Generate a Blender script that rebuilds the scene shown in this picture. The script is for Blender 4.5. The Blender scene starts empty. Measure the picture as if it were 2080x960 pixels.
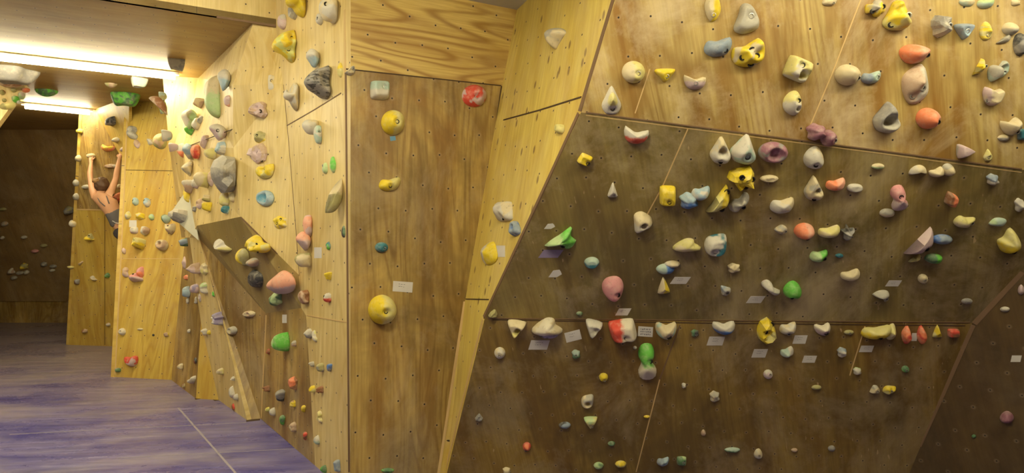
import bpy, bmesh, math, random
from mathutils import Vector, Matrix, noise

C = bpy.context.scene.collection
F = 1200.0                      # focal length in pixels of the 2080 x 960 frame
EYE = 1.8
scene = bpy.context.scene

# ---------------------------------------------------------------- camera, world, lights, exposure
cam_d = bpy.data.cameras.new('camera'); cam = bpy.data.objects.new('camera', cam_d); C.objects.link(cam)
cam.location = (0, 0, EYE); cam.rotation_euler = (math.pi / 2, 0, 0)
cam_d.sensor_width = 36.0; cam_d.lens = 36.0 * F / 2080.0; cam_d.clip_start = 0.05
scene.camera = cam
scene.view_settings.view_transform = 'Standard'; scene.view_settings.look = 'None'
scene.view_settings.gamma = 1.0; scene.view_settings.use_curve_mapping = False
scene.view_settings.exposure = 0.0
world = bpy.data.worlds.new('world'); scene.world = world; world.use_nodes = True
world.node_tree.nodes['Background'].inputs['Color'].default_value = (1.0, 0.86, 0.62, 1)
world.node_tree.nodes['Background'].inputs['Strength'].default_value = 0.02
LAMP_COLOR = (1.0, 0.875, 0.57)
# fluorescent tubes of the room and one added fill tube: start, end, emission strength
TUBES = [
    ((-7.6, 5.05, 3.70), (-3.97, 6.96, 3.70), 75.0),       # the long tube seen on the left
    ((-7.05, 8.55, 3.70), (-6.42, 8.98, 3.70), 70.0),      # the far tube
    ((-4.3, 2.0, 3.95), (-2.3, 3.05, 3.95), 100.0),         # near left, above the frame
    ((1.0, 2.0, 3.40), (3.4, 2.0, 3.40), 38.0),            # above the camera, right
    ((-1.15, 1.15, 3.45), (0.1, 1.8, 3.45), 95.0),        # added fill tube above the camera, left, brightening the front panel
]

# ---------------------------------------------------------------- small helpers
def at(px, py, Y):
    return Vector(((px - 1040.0) * Y / F, Y, EYE - (py - 480.0) * Y / F))
def ray(px, py):
    return Vector(((px - 1040.0) / F, 1.0, -(py - 480.0) / F))
E0 = Vector((0, 0, EYE))
def hit_plane(px, py, p, n, off=0.0):
    d = ray(px, py); k = d.dot(n)
    if abs(k) < 1e-6: return None
    return E0 + d * ((p + n * off - E0).dot(n) / k)
def to_px(p):
    return (1040 + F * p.x / p.y, 480 - F * (p.z - EYE) / p.y)
def flo(px, py):                                  # a point on the floor
    return at(px, py, EYE * F / (py - 480.0))
CEIL = 3.74
def cei(px, py, z=CEIL):
    return at(px, py, (z - EYE) * F / (480.0 - py))
def obj(name, bm, mats, parent=None, smooth=False, matrix=None):
    me = bpy.data.meshes.new(name); bm.normal_update(); bm.to_mesh(me); bm.free()
    o = bpy.data.objects.new(name, me); C.objects.link(o)
    for m in (mats if isinstance(mats, (list, tuple)) else [mats]): me.materials.append(m)
    if smooth:
        for p in me.polygons: p.use_smooth = True
    if matrix is not None: o.matrix_world = matrix
    if parent is not None: o.parent = parent
    return o
def tag(o, label, cat, group=None):
    o['label'] = label; o['category'] = cat
    if group: o['group'] = group
def structure(o, label=None):
    o['kind'] = 'structure'
    if label: o['label'] = label
    return o

# ---------------------------------------------------------------- materials
def new_mat(name):
    m = bpy.data.materials.new(name); m.use_nodes = True
    nt = m.node_tree; bsdf = nt.nodes['Principled BSDF']
    return m, nt, bsdf
def N(nt, t, **kw):
    n = nt.nodes.new(t)
    for k, v in kw.items():
        if k in n.inputs: n.inputs[k].default_value = v
        else: setattr(n, k, v)
    return n
def math_n(nt, op, a, b=None, clamp=False):
    n = nt.nodes.new('ShaderNodeMath'); n.operation = op; n.use_clamp = clamp
    for i, v in enumerate((a, b)):
        if v is None: continue
        if isinstance(v, (int, float)): n.inputs[i].default_value = v
        else: nt.links.new(v, n.inputs[i])
    return n.outputs[0]
def maprange(nt, v, a, b, c=0.0, d=1.0):
    n = nt.nodes.new('ShaderNodeMapRange'); nt.links.new(v, n.inputs[0])
    for i, x in enumerate((a, b, c, d)): n.inputs[i + 1].default_value = x
    return n.outputs[0]
def mix(nt, fac, a, b, mode='MIX'):
    n = nt.nodes.new('ShaderNodeMix'); n.data_type = 'RGBA'; n.blend_type = mode
    if isinstance(fac, (int, float)): n.inputs[0].default_value = fac
    else: nt.links.new(fac, n.inputs[0])
    for i, v in ((6, a), (7, b)):
        if isinstance(v, (tuple, list)): n.inputs[i].default_value = (v[0], v[1], v[2], 1)
        else: nt.links.new(v, n.inputs[i])
    return n.outputs[2]
def mapping(nt, vec, scale=(1, 1, 1), rot=0.0, loc=(0, 0, 0)):
    n = nt.nodes.new('ShaderNodeMapping'); nt.links.new(vec, n.inputs[0])
    n.inputs['Scale'].default_value = scale; n.inputs['Rotation'].default_value = (0, 0, rot); n.inputs['Location'].default_value = loc
    return n.outputs[0]
def noise_n(nt, vec, scale, detail=3.0, rough=0.55, dist=0.0):
    n = nt.nodes.new('ShaderNodeTexNoise'); nt.links.new(vec, n.inputs['Vector'])
    n.inputs['Scale'].default_value = scale; n.inputs['Detail'].default_value = detail
    n.inputs['Roughness'].default_value = rough; n.inputs['Distortion'].default_value = dist
    return n.outputs[0]

def plywood(name, light=(0.62, 0.36, 0.115), dark=(0.36, 0.165, 0.04), figure=0.7, grime=0.25, grime_col=(0.13, 0.075, 0.035),
            chalk=0.2, holes=0.2, knots=0.0, seed=0.0, stretch=0.13, scrapes=0.0, rot=0.0, blot=0.6):
    m, nt, bs = new_mat(name); L = nt.links
    uv = nt.nodes.new('ShaderNodeUVMap'); uv.uv_map = 'UVMap'
    base = mapping(nt, uv.outputs[0], loc=(seed * 3.1, seed * 1.7, seed), rot=rot)
    g = mapping(nt, base, scale=(1.0, stretch, 1.0))
    n1 = noise_n(nt, g, 2.6, 2.0, 0.45, 0.15)
    rings = math_n(nt, 'SINE', math_n(nt, 'MULTIPLY', n1, 105.0))
    rings = math_n(nt, 'POWER', maprange(nt, rings, -0.5, 1.0), 1.9)
    n_amp = maprange(nt, noise_n(nt, base, 1.3, 2.0), 0.36, 0.58, 0.3, 1.0)
    rings = math_n(nt, 'MULTIPLY', rings, n_amp)
    fine = noise_n(nt, mapping(nt, base, scale=(1.0, 0.03, 1.0)), 70.0, 3.0, 0.6)
    col = mix(nt, math_n(nt, 'MULTIPLY', rings, figure, True), light, tuple(c * k for c, k in zip(dark, (0.85, 0.78, 0.7))))
    fine_f = maprange(nt, fine, 0.35, 0.75, 0.0, 0.6)
    col = mix(nt, fine_f, col, dark)
    # broad honey-coloured boards and streaks running with the grain
    br = maprange(nt, noise_n(nt, mapping(nt, base, scale=(1.0, 0.16, 1.0)), 4.5, 4.0, 0.62, 0.5), 0.44, 0.64, 0.0, blot)
    col = mix(nt, br, col, (dark[0] * 0.9, dark[1] * 0.8, dark[2] * 0.6))
    if knots:
        vo = nt.nodes.new('ShaderNodeTexVoronoi'); vo.feature = 'F1'; vo.voronoi_dimensions = '2D'; vo.inputs['Scale'].default_value = 3.6
        L.new(mapping(nt, base, scale=(1.6, 0.8, 1.0)), vo.inputs['Vector'])
        sel = math_n(nt, 'GREATER_THAN', vo.outputs['Color'], 0.55)
        sp = nt.nodes.new('ShaderNodeSeparateColor'); L.new(vo.outputs['Color'], sp.inputs[0])
        sel = math_n(nt, 'GREATER_THAN', sp.outputs[0], 0.45)
        kn = math_n(nt, 'MULTIPLY', maprange(nt, vo.outputs['Distance'], 0.10, 0.055), sel)
        col = mix(nt, math_n(nt, 'MULTIPLY', kn, knots, True), col, (0.16, 0.075, 0.02))
    # grime from hands and shoes
    gn = noise_n(nt, base, 1.3, 5.0, 0.62, 0.6)
    col = mix(nt, maprange(nt, gn, 0.36, 0.62, grime * 0.35, min(grime * 1.4, 0.95)), col, grime_col)
    gs = noise_n(nt, mapping(nt, base, scale=(1.0, 0.22, 1.0), loc=(4, 9, 2)), 7.0, 4.0, 0.65)
    col = mix(nt, maprange(nt, gs, 0.5, 0.75, 0.0, grime), col, (grime_col[0] * 0.6, grime_col[1] * 0.55, grime_col[2] * 0.5))
    # chalk dust
    ch = noise_n(nt, mapping(nt, base, loc=(7.3, 2.9, 5), scale=(1.0, 0.7, 1)), 1.9, 7.0, 0.72, 0.5)
    col = mix(nt, maprange(nt, ch, 0.47, 0.68, 0.0, chalk), col, (0.62, 0.51, 0.32))
    if scrapes:
        sc = noise_n(nt, mapping(nt, base, rot=0.25, scale=(5.0, 1.4, 1)), 7.0, 2.0, 0.5)
        col = mix(nt, maprange(nt, sc, 0.73, 0.78, 0.0, scrapes), col, (0.6, 0.42, 0.22))
    if holes:
        sv = nt.nodes.new('ShaderNodeSeparateXYZ'); L.new(mapping(nt, uv.outputs[0], scale=(1 / holes, 1 / holes, 1), rot=0.08), sv.inputs[0])
        row = math_n(nt, 'FLOOR', sv.outputs[1])
        jit = math_n(nt, 'MULTIPLY', math_n(nt, 'SINE', math_n(nt, 'MULTIPLY', row, 12.9)), 0.22)
        xs = math_n(nt, 'ADD', sv.outputs[0], math_n(nt, 'ADD', math_n(nt, 'MULTIPLY', math_n(nt, 'MODULO', math_n(nt, 'ABSOLUTE', row), 2.0), 0.5), jit))
        colm = math_n(nt, 'FLOOR', xs)
        jy = math_n(nt, 'MULTIPLY', math_n(nt, 'SINE', math_n(nt, 'ADD', math_n(nt, 'MULTIPLY', colm, 7.7), math_n(nt, 'MULTIPLY', row, 3.3))), 0.13)
        dx = math_n(nt, 'SUBTRACT', math_n(nt, 'FRACT', xs), 0.5)
        dy = math_n(nt, 'SUBTRACT', math_n(nt, 'ADD', math_n(nt, 'FRACT', sv.outputs[1]), jy), 0.5)
        d2 = math_n(nt, 'SQRT', math_n(nt, 'ADD', math_n(nt, 'MULTIPLY', dx, dx), math_n(nt, 'MULTIPLY', dy, dy)))
        halo = maprange(nt, d2, 0.12, 0.03, 0.0, 0.22)
        col = mix(nt, halo, col, (0.55, 0.42, 0.26))
        col = mix(nt, maprange(nt, d2, 0.036, 0.028), col, (0.02, 0.012, 0.006))
    L.new(col, bs.inputs['Base Color'])
    bs.inputs['Roughness'].default_value = 0.52
    bp = nt.nodes.new('ShaderNodeBump'); bp.inputs['Strength'].default_value = 0.12; bp.inputs['Distance'].default_value = 0.004
    L.new(math_n(nt, 'ADD', fine, ch), bp.inputs['Height']); L.new(bp.outputs[0], bs.inputs['Normal'])
    return m

def plain(name, col, rough=0.6, metal=0.0):
    m, nt, bs = new_mat(name)
    n = nt.nodes.new('ShaderNodeTexCoord')
    f = maprange(nt, noise_n(nt, n.outputs['Object'], 9.0, 3.0), 0.3, 0.7, 0.0, 0.25)
    nt.links.new(mix(nt, f, col, tuple(c * 0.72 for c in col)), bs.inputs['Base Color'])
    bs.inputs['Roughness'].default_value = rough; bs.inputs['Metallic'].default_value = metal
    return m
def glow(name, strength):
    m, nt, bs = new_mat(name)
    bs.inputs['Base Color'].default_value = (0.9, 0.9, 0.85, 1)
    bs.inputs['Emission Color'].default_value = (*LAMP_COLOR, 1)
    bs.inputs['Emission Strength'].default_value = strength
    return m

M_UPPER = plywood('plywood_upper', light=(0.62, 0.47, 0.16), dark=(0.30, 0.165, 0.028), figure=0.6, blot=0.95, grime=0.35, grime_col=(0.13, 0.085, 0.025), chalk=0.62, holes=0.17, seed=1.3, rot=-0.22)
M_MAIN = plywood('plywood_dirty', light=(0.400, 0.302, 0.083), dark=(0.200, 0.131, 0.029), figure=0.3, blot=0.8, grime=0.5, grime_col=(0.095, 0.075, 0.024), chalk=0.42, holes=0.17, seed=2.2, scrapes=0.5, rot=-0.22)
M_KICK = plywood('plywood_kick', light=(0.40, 0.27, 0.052), dark=(0.20, 0.115, 0.014), figure=0.45, blot=0.85, grime=0.55, grime_col=(0.10, 0.064, 0.014), chalk=0.28, holes=0.15, seed=3.1, scrapes=0.6, rot=-0.2)
M_PANEL = plywood('plywood_panel', light=(0.66, 0.465, 0.13), dark=(0.29, 0.15, 0.024), blot=0.85, figure=0.75, grime=0.5, grime_col=(0.13, 0.085, 0.028), chalk=0.3, holes=0.2, seed=0.4)
M_PANEL_TOP = plywood('plywood_cross_grain', light=(0.68, 0.50, 0.145), dark=(0.34, 0.19, 0.033), figure=0.85, blot=0.5, grime=0.06, chalk=0.1, holes=0.2, seed=5.7, rot=math.pi / 2)
M_FLANK = plywood('plywood_flank', light=(0.760, 0.616, 0.144), dark=(0.550, 0.376, 0.065), figure=0.35, grime=0.1, chalk=0.3, holes=0.2, knots=0.8, seed=6.1)
M_BRIGHT = plywood('plywood_bright', light=(0.80, 0.655, 0.30), dark=(0.60, 0.44, 0.13), figure=0.5, grime=0.12, blot=0.45, chalk=0.35, holes=0.2, seed=7.9)
M_WARM = plywood('plywood_warm', light=(0.680, 0.502, 0.101), dark=(0.470, 0.285, 0.036), figure=0.5, grime=0.12, chalk=0.2, holes=0.2, seed=8.8)
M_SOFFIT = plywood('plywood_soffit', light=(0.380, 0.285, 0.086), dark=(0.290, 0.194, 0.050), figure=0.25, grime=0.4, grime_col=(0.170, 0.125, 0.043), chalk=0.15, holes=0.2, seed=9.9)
M_CEIL = plywood('plywood_ceiling', light=(0.50, 0.35, 0.10), dark=(0.40, 0.26, 0.06), figure=0.2, grime=0.2, chalk=0.1, holes=0.2, seed=11.2, rot=1.1)
M_BACK = plywood('plywood_back', light=(0.46, 0.31, 0.11), dark=(0.32, 0.20, 0.07), figure=0.2, grime=0.4, grime_col=(0.14, 0.09, 0.045), chalk=0.25, holes=0.2, seed=12.5)
M_TURN_SHADED = plywood('plywood_turned_shaded', light=(0.16, 0.10, 0.026), dark=(0.09, 0.05, 0.010), figure=0.4, grime=0.6, grime_col=(0.05, 0.03, 0.010), chalk=0.06, holes=0.15, seed=14.1, rot=-0.2)  # wood and grime colours darkened to carry the shade at this dim end
M_SEAM = plain('dark_joint', (0.06, 0.032, 0.012), 0.8)
M_EDGE = plain('raw_ply_edge', (0.60, 0.42, 0.18), 0.7)
M_EDGE_DARK = plain('worn_ply_edge', (0.17, 0.10, 0.05), 0.7)
M_PLASTER = plain('grey_plaster', (0.50, 0.50, 0.49), 0.8)

def floor_mat():
    m, nt, bs = new_mat('blue_vinyl_mat'); L = nt.links
    tc = nt.nodes.new('ShaderNodeTexCoord')
    a = mapping(nt, tc.outputs['Object'], rot=-0.12)
    st = mapping(nt, a, scale=(0.28, 1.0, 1.0))
    n1 = noise_n(nt, st, 3.0, 5.0, 0.62, 0.5)
    col = mix(nt, maprange(nt, n1, 0.35, 0.65), (0.065, 0.060, 0.28), (0.22, 0.20, 0.42))
    n2 = noise_n(nt, mapping(nt, a, scale=(0.5, 1.0, 1.0), loc=(3, 1, 0)), 1.5, 6.0, 0.7, 0.4)
    col = mix(nt, maprange(nt, n2, 0.46, 0.66, 0.0, 0.6), col, (0.34, 0.31, 0.35))
    n4 = noise_n(nt, mapping(nt, a, loc=(13, 5, 0), scale=(0.6, 1, 1)), 6.0, 4.0, 0.6)
    col = mix(nt, maprange(nt, n4, 0.62, 0.72, 0.0, 0.45), col, (0.06, 0.05, 0.14))
    # mat turns a duller tan further back
    sx = nt.nodes.new('ShaderNodeSeparateXYZ'); L.new(tc.outputs['Object'], sx.inputs[0])
    far = maprange(nt, math_n(nt, 'ADD', sx.outputs[1], math_n(nt, 'MULTIPLY', n2, 3.0)), 7.0, 9.8, 0.0, 0.6)
    col = mix(nt, far, col, (0.27, 0.215, 0.16))
    L.new(col, bs.inputs['Base Color'])
    L.new(maprange(nt, n2, 0.3, 0.7, 0.20, 0.42), bs.inputs['Roughness'])
    bp = nt.nodes.new('ShaderNodeBump'); bp.inputs['Strength'].default_value = 0.5; bp.inputs['Distance'].default_value = 0.025
    n3 = noise_n(nt, mapping(nt, a, scale=(0.12, 1.0, 1.0)), 9.0, 2.0, 0.5, 0.3)
    L.new(n3, bp.inputs['Height']); L.new(bp.outputs[0], bs.inputs['Normal'])
    return m
M_FLOOR = floor_mat()

# ---------------------------------------------------------------- walls
FACES = {}          # wall key -> list of (corners, point, normal)
def add_wall(key, name, faces, mat, thick=0.04, label=None, up=Vector((0, 0, 1)), shared_uv=False):
    """faces: lists of 3-D corners; each becomes a board of real thickness going back from its visible side."""
    bm = bmesh.new(); uvl = bm.loops.layers.uv.new('UVMap'); rec = []
    def nrm(corners):
        n = Vector((0, 0, 0)); k = len(corners)
        for i in range(k):
            a, b = corners[i], corners[(i + 1) % k]
            n += Vector(((a.y - b.y) * (a.z + b.z), (a.z - b.z) * (a.x + b.x), (a.x - b.x) * (a.y + b.y)))
        n.normalize()
        return n if n.dot(E0 - sum(corners, Vector()) / k) > 0 else -n
    avg = sum((nrm(c) for c in faces), Vector()).normalized()
    for fi, corners in enumerate(faces):
        n = Vector((0, 0, 0)); k = len(corners)
        for i in range(k):
            a, b = corners[i], corners[(i + 1) % k]
            n += Vector(((a.y - b.y) * (a.z + b.z), (a.z - b.z) * (a.x + b.x), (a.x - b.x) * (a.y + b.y)))
        n.normalize()
        c = sum(corners, Vector()) / k
        if n.dot(E0 - c) < 0: n = -n; corners = corners[::-1]
        rec.append((corners, c, n))
        un = avg if shared_uv else n
        upv = (up - un * up.dot(un))
        if upv.length < 0.05: upv = Vector((0, 1, 0)) - un * un.y
        upv.normalize(); rt = upv.cross(un).normalized()
        fv = [bm.verts.new(p) for p in corners]; bv = [bm.verts.new(p - n * thick) for p in corners]
        fs = [bm.faces.new(fv), bm.faces.new(bv[::-1])]
        for i in range(k):
            j = (i + 1) % k
            fs.append(bm.faces.new((fv[j], fv[i], bv[i], bv[j])))
        for f in fs:
            f.material_index = 0
            for l in f.loops:
                p = l.vert.co; l[uvl].uv = (p.dot(rt), p.dot(upv))
    o = obj(name, bm, mat)
    structure(o, label); FACES[key] = (o, rec)
    return o

def strip(key, pts, w, mat, proud=0.003, name='panel_seam', face=None):
    """a thin batten or joint along pixel points lying on a wall, as a child of it"""
    o, rec = FACES[key]; bm = bmesh.new()
    P = []; dense = [pts[0]]
    for (x0, y0), (x1, y1) in zip(pts, pts[1:]):
        m_ = max(1, int(math.hypot(x1 - x0, y1 - y0) / 18)); dense += [(x0 + (x1 - x0) * t / m_, y0 + (y1 - y0) * t / m_) for t in range(1, m_ + 1)]
    for px, py in dense:
        r = None
        for ci, (cs, c, n) in enumerate(rec):
            if face is not None and ci != face: continue
            h = hit_plane(px, py, c, n)
            if face is not None or inside(h, cs, n): r = (h, n); break
        if r is None: r = (hit_plane(px, py, rec[0][1], rec[0][2]), rec[0][2])
        P.append(r)
    for (a, n), (b, n2) in zip(P, P[1:]):
        d = (b - a).normalized(); s = d.cross(n).normalized() * (w / 2)
        lo = -n * 0.004; hi = n * proud
        v = [bm.verts.new(p) for p in (a - s + lo, a + s + lo, b + s + lo, b - s + lo, a - s + hi, a + s + hi, b + s + hi, b - s + hi)]
        for q in ((0, 1, 2, 3), (7, 6, 5, 4), (0, 4, 5, 1), (1, 5, 6, 2), (2, 6, 7, 3), (3, 7, 4, 0)):
            bm.faces.new([v[i] for i in q])
    bmesh.ops.recalc_face_normals(bm, faces=bm.faces)
    return obj(name, bm, mat, o)

def inside(p, cs, n):
    if p is None: return False
    ax = max(range(3), key=lambda i: abs(n[i])); u, v = [i for i in range(3) if i != ax]
    c = False; k = len(cs); j = k - 1
    for i in range(k):
        if (cs[i][v] > p[v]) != (cs[j][v] > p[v]) and p[u] < (cs[j][u] - cs[i][u]) * (p[v] - cs[i][v]) / (cs[j][v] - cs[i][v]) + cs[i][u]: c = not c
        j = i
    return c

# key corners (the numbers in at() are where the corner stands in the photograph and its distance)
Pl_top, Pr_top = None, None
pA = Vector((-1.12, 4.10, 0.0))                         # outer corner of the front panel, on the floor
wl = Vector((-0.43, 0.545, 0)).normalized()             # the bright wall runs along this direction
wl = (flo(640, 945) - pA).normalized()
nl = Vector((wl.y, -wl.x, 0)); nl = nl if nl.dot(E0 - pA) > 0 else -nl
def on_left(px, py): return hit_plane(px, py, pA, nl)
pr_dir = (cei(1050, 20, 3.6) - pA); pr_dir.z = 0; pr_dir.normalize()
nP = Vector((pr_dir.y, -pr_dir.x, 0)); nP = nP if nP.dot(E0 - pA) > 0 else -nP
def on_front(px, py): return hit_plane(px, py, pA, nP)

# floor and ceilings
def slab(name, corners, z0, z1, mat, kind=True):
    bm = bmesh.new(); uvl = bm.loops.layers.uv.new('UVMap')
    a = [bm.verts.new((x, y, z0)) for x, y in corners]; b = [bm.verts.new((x, y, z1)) for x, y in corners]
    bm.faces.new(a[::-1]); bm.faces.new(b); k = len(a)
    for i in range(k): bm.faces.new((a[i], a[(i + 1) % k], b[(i + 1) % k], b[i]))
    bmesh.ops.recalc_face_normals(bm, faces=bm.faces)
    for f in bm.faces:
        for l in f.loops: l[uvl].uv = (l.vert.co.x, l.vert.co.y)
    o = obj(name, bm, mat)
    return structure(o) if kind else o
floor = slab('floor', [(-14, -3.2), (6.5, -3.2), (6.5, 14), (-14, 14)], -0.12, 0.0, M_FLOOR)
# mat joints
def floor_strip(name, p, q, w, mat, h=0.003):
    d = (q - p).normalized(); s = Vector((d.y, -d.x, 0)) * w / 2; bm = bmesh.new()
    v = [bm.verts.new(x + Vector((0, 0, z))) for z in (-0.004, h) for x in (p - s, p + s, q + s, q - s)]
    for f in ((0, 1, 2, 3), (7, 6, 5, 4), (0, 4, 5, 1), (1, 5, 6, 2), (2, 6, 7, 3), (3, 7, 4, 0)): bm.faces.new([v[i] for i in f])
    bmesh.ops.recalc_face_normals(bm, faces=bm.faces)
    return obj(name, bm, mat, floor)
M_JOINT = plain('mat_joint', (0.36, 0.33, 0.40), 0.5)
floor_strip('mat_seam', flo(362, 828), flo(500, 985), 0.016, M_JOINT)
dj = (flo(440, 862) - flo(300, 866)); dj.z = 0
floor_strip('mat_seam', flo(20, 882), flo(500, 858), 0.009, M_JOINT)
floor_strip('mat_seam', flo(240, 930), flo(600, 911), 0.007, M_JOINT)

# fascia of the lowered ceiling; its lower edge passes these two points at CEIL
f_a, f_b = cei(300, 12), cei(562, 52)
fd = (f_b - f_a).normalized()
f_l = f_a - fd * 9.0; f_r = f_b + fd * 0.35
low = [(f_l.x, f_l.y), (f_r.x, f_r.y), (f_r.x - 0.2, 14), (-14, 14), (-14, f_l.y)]
ceiling = slab('ceiling', low, CEIL, CEIL + 0.06, M_CEIL)
bm = bmesh.new()
add_wall('fascia', 'wall_fascia', [[f_l, f_b, f_b + Vector((0, 0, 0.75)), f_l + Vector((0, 0, 0.75))]], M_BRIGHT, label='bright plywood fascia of the lowered ceiling')
# thin dark board edge under the fascia near the wall corner
strip('fascia', [(440, 34), (561, 53)], 0.02, M_EDGE_DARK, 0.004)
ceil_high = slab('ceiling_high', [(-14, -3.2), (-1.25, -3.2), (-1.25, 5.6), (-3, 6.2), (-14, 6.2)], 4.30, 4.36, M_PLASTER)
g_a, g_b = cei(940, 0, 3.6), cei(1050, 20, 3.6)
ceil_grey = slab('ceiling_grey', [(-1.25, -3.2), (6.5, -3.2), (6.5, 6.4), (-1.25, 6.4)], 3.60, 3.66, M_PLASTER)
add_wall('riser', 'wall_riser', [[Vector((-1.25, -3.2, 3.6)), Vector((-1.25, 4.2, 3.6)), Vector((-1.25, 4.2, 4.3)), Vector((-1.25, -3.2, 4.3))]], M_PLASTER)

# front panel (the narrow face in the middle)
zt = 3.6
pl = Vector((pA.x, pA.y, zt)); prt = on_front(1050, 20); prb = on_front(888, 972); prb.z = 0
sl = on_front(703, 139); sr = on_front(1021, 174); k = on_front(1030, 130)
sl = Vector((pA.x, pA.y, sl.z))
p_mid = on_front(944, 612)
add_wall('panel_top', 'wall_front_top', [[sl, on_front(1024, 174), prt, Vector((pA.x, pA.y, prt.z))]], M_PANEL_TOP, label='cross-grained plywood board above the narrow front panel')
add_wall('panel', 'wall_front', [[pA, prb, p_mid, on_front(1020, 174), sl]], M_PANEL, label='tall tapering plywood panel facing the camera')
strip('panel', [(703, 140), (860, 157), (1018, 174)], 0.008, M_SEAM)
strip('panel', [(1019, 175), (985, 420), (946, 606)], 0.014, M_SEAM)
strip('panel', [(702.5, 150), (705, 420), (709, 958)], 0.012, M_EDGE_DARK, 0.002)

# right block: kick board, overhanging main wall, upper wall, flank
kL, kR = at(985, 645, 4.0), at(1975, 655, 3.77)
mTL = at(1180, 228, 3.3)
nM = (kR - kL).cross(mTL - kL).normalized()
mTR = hit_plane(2080, 345, kL, nM); mTR2 = hit_plane(2300, 374, kL, nM); mR = hit_plane(2080, 545, kL, nM); mX = hit_plane(2250, 367, kL, nM)
bL = at(905, 971.0, 2160 / 491.0); bL.z = 0
nK = (kR - kL).cross(bL - kL).normalized()
_d = kR - hit_plane(1860, 930, kL, nK); bR = kR - _d * (kR.z / _d.z)
uTL = at(1250, 0, 3.15)
nU = (mTR - mTL).cross(uTL - mTL).normalized()
def on_up(px, py): return hit_plane(px, py, mTL, nU)
def cut_z(a, b, z): return a + (b - a) * ((z - a.z) / (b.z - a.z))
uTL2 = cut_z(mTL, uTL, 3.6)
uTR = on_up(2300, 0); uTR = cut_z(mTR2, uTR, 3.6)
add_wall('upper', 'wall_right_upper', [[mTL, mTR, mTR2, uTR, uTL2]], M_UPPER, label='upper slab of the right climbing wall')
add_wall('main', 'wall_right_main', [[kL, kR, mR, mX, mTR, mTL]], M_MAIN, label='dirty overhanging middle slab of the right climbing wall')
add_wall('kick', 'wall_right_kick', [[kL, bL, bR, kR]], M_KICK, label='kick board under the overhang', shared_uv=True)
# plane of the turned wall at the right edge
nR = (bR - kR).cross(mR - kR).normalized()
q1 = hit_plane(2400, 560, kR, nR); q2 = bR + Vector((2.2, 0.75, 0))
fl_d = nR.cross(Vector((0, 0, 1))).normalized(); fl_d = fl_d if fl_d.x > 0 else -fl_d
q2 = bR + fl_d * 2.2
add_wall('turn', 'wall_right_turned', [[kR, bR, q2], [kR, q2, mX], [kR, mX, mR]], M_TURN_SHADED, label='turned plywood wall at the right edge', shared_uv=True)
fTl = Vector((prt.x, prt.y, prt.z))
add_wall('flank', 'wall_flank', [[prt, uTL2, mTL], [prt, mTL, on_front(1020, 174)], [on_front(1020, 174), mTL, kL], [on_front(1020, 174), kL, p_mid], [p_mid, kL, bL], [p_mid, bL, prb]], M_FLANK, label='bright knotty side of the right climbing block', shared_uv=True)
# seams and trims of the right block
strip('flank', [(1007, 248), (1095, 224), (1181, 197)], 0.010, M_SEAM)
strip('flank', [(946, 607), (993, 608)], 0.008, M_SEAM)
strip('flank', [(1246, 0), (1178, 226)], 0.035, M_EDGE_DARK, 0.005, 'edge_board', face=0)
strip('flank', [(1176, 230), (1095, 405), (983, 644)], 0.030, M_EDGE_DARK, 0.005, 'edge_board', face=2)
strip('flank', [(981, 648), (902, 966)], 0.03, M_EDGE, 0.003, 'edge_board', face=4)
strip('flank', [(944, 612), (890, 966)], 0.02, M_EDGE, 0.004, 'edge_board', face=5)
strip('main', [(990, 645.5), (1400, 649.5), (1970, 654)], 0.005, M_EDGE_DARK, 0.004)
strip('main', [(1190, 234), (1700, 300), (2075, 350)], 0.004, M_EDGE, 0.001)
strip('kick', [(1000, 649), (1400, 655), (1960, 661)], 0.006, M_SEAM, 0.002)
strip('upper', [(1190, 228), (1560, 276), (2075, 343)], 0.007, M_EDGE_DARK, 0.003)
strip('upper', [(1672, 285), (1640, 268), (1690, 150), (1748, 0)][1:], 0.006, M_EDGE, 0.0015)
strip('upper', [(1290, 230), (1320, 140)], 0.006, M_EDGE, 0.0015)
strip('main', [(1397, 262), (1345, 380), (1312, 440)], 0.007, M_EDGE, 0.0015)
strip('kick', [(1381, 660), (1340, 770)], 0.009, M_EDGE_DARK, 0.002)
strip('kick', [(1340, 770), (1292, 958)], 0.007, M_EDGE, 0.002)
strip('kick', [(1757, 662), (1726, 762)], 0.007, M_EDGE, 0.0015)
strip('turn', [(2076, 552), (1979, 657)], 0.03, M_EDGE_DARK, 0.004, 'edge_board')
strip('turn', [(1977, 660), (1920, 790), (1868, 905)], 0.022, M_EDGE_DARK, 0.004, 'edge_board')

# the bright wall running back on the left of the front panel
zc = 4.30
b_top = on_left(560, 52)
e_pt = on_left(540, 636); H_b = flo(530, 850)
a_pt = on_left(607, 558); d_pt = on_left(612, 625)
add_wall('left', 'wall_left', [[pA, Vector((pA.x, pA.y, zc)), Vector((b_top.x, b_top.y, zc)), b_top, on_left(575, 170), on_left(583, 255), a_pt, d_pt, on_left(622, 641), on_left(640, 945)]],
         M_BRIGHT, label='bright plywood wall left of the front panel')
add_wall('left_low', 'wall_left_kick', [[d_pt, on_left(622, 641), on_left(640, 945), on_left(530, 850), e_pt]], M_PANEL, label='lower plywood wall below the brown overhang')
t0 = cei(514, 47)
t1, t2 = at(473, 173, 5.5), at(474, 300, 5.6)
b_pt = at(488, 440, 5.5); c_pt = at(400, 458, 6.3); c2 = at(405, 484, 6.55)
v0, v1, v2, v3 = cei(338, 155), cei(403, 158), at(372, 300, 7.0), at(352, 300, 7.05)
add_wall('box', 'wall_box_front', [[t0, b_top, on_left(575, 170), t1], [t1, on_left(575, 170), on_left(583, 255), t2], [t2, on_left(583, 255), a_pt, b_pt]], M_BRIGHT,
         label='bright front of the overhanging plywood box', shared_uv=True)
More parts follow.
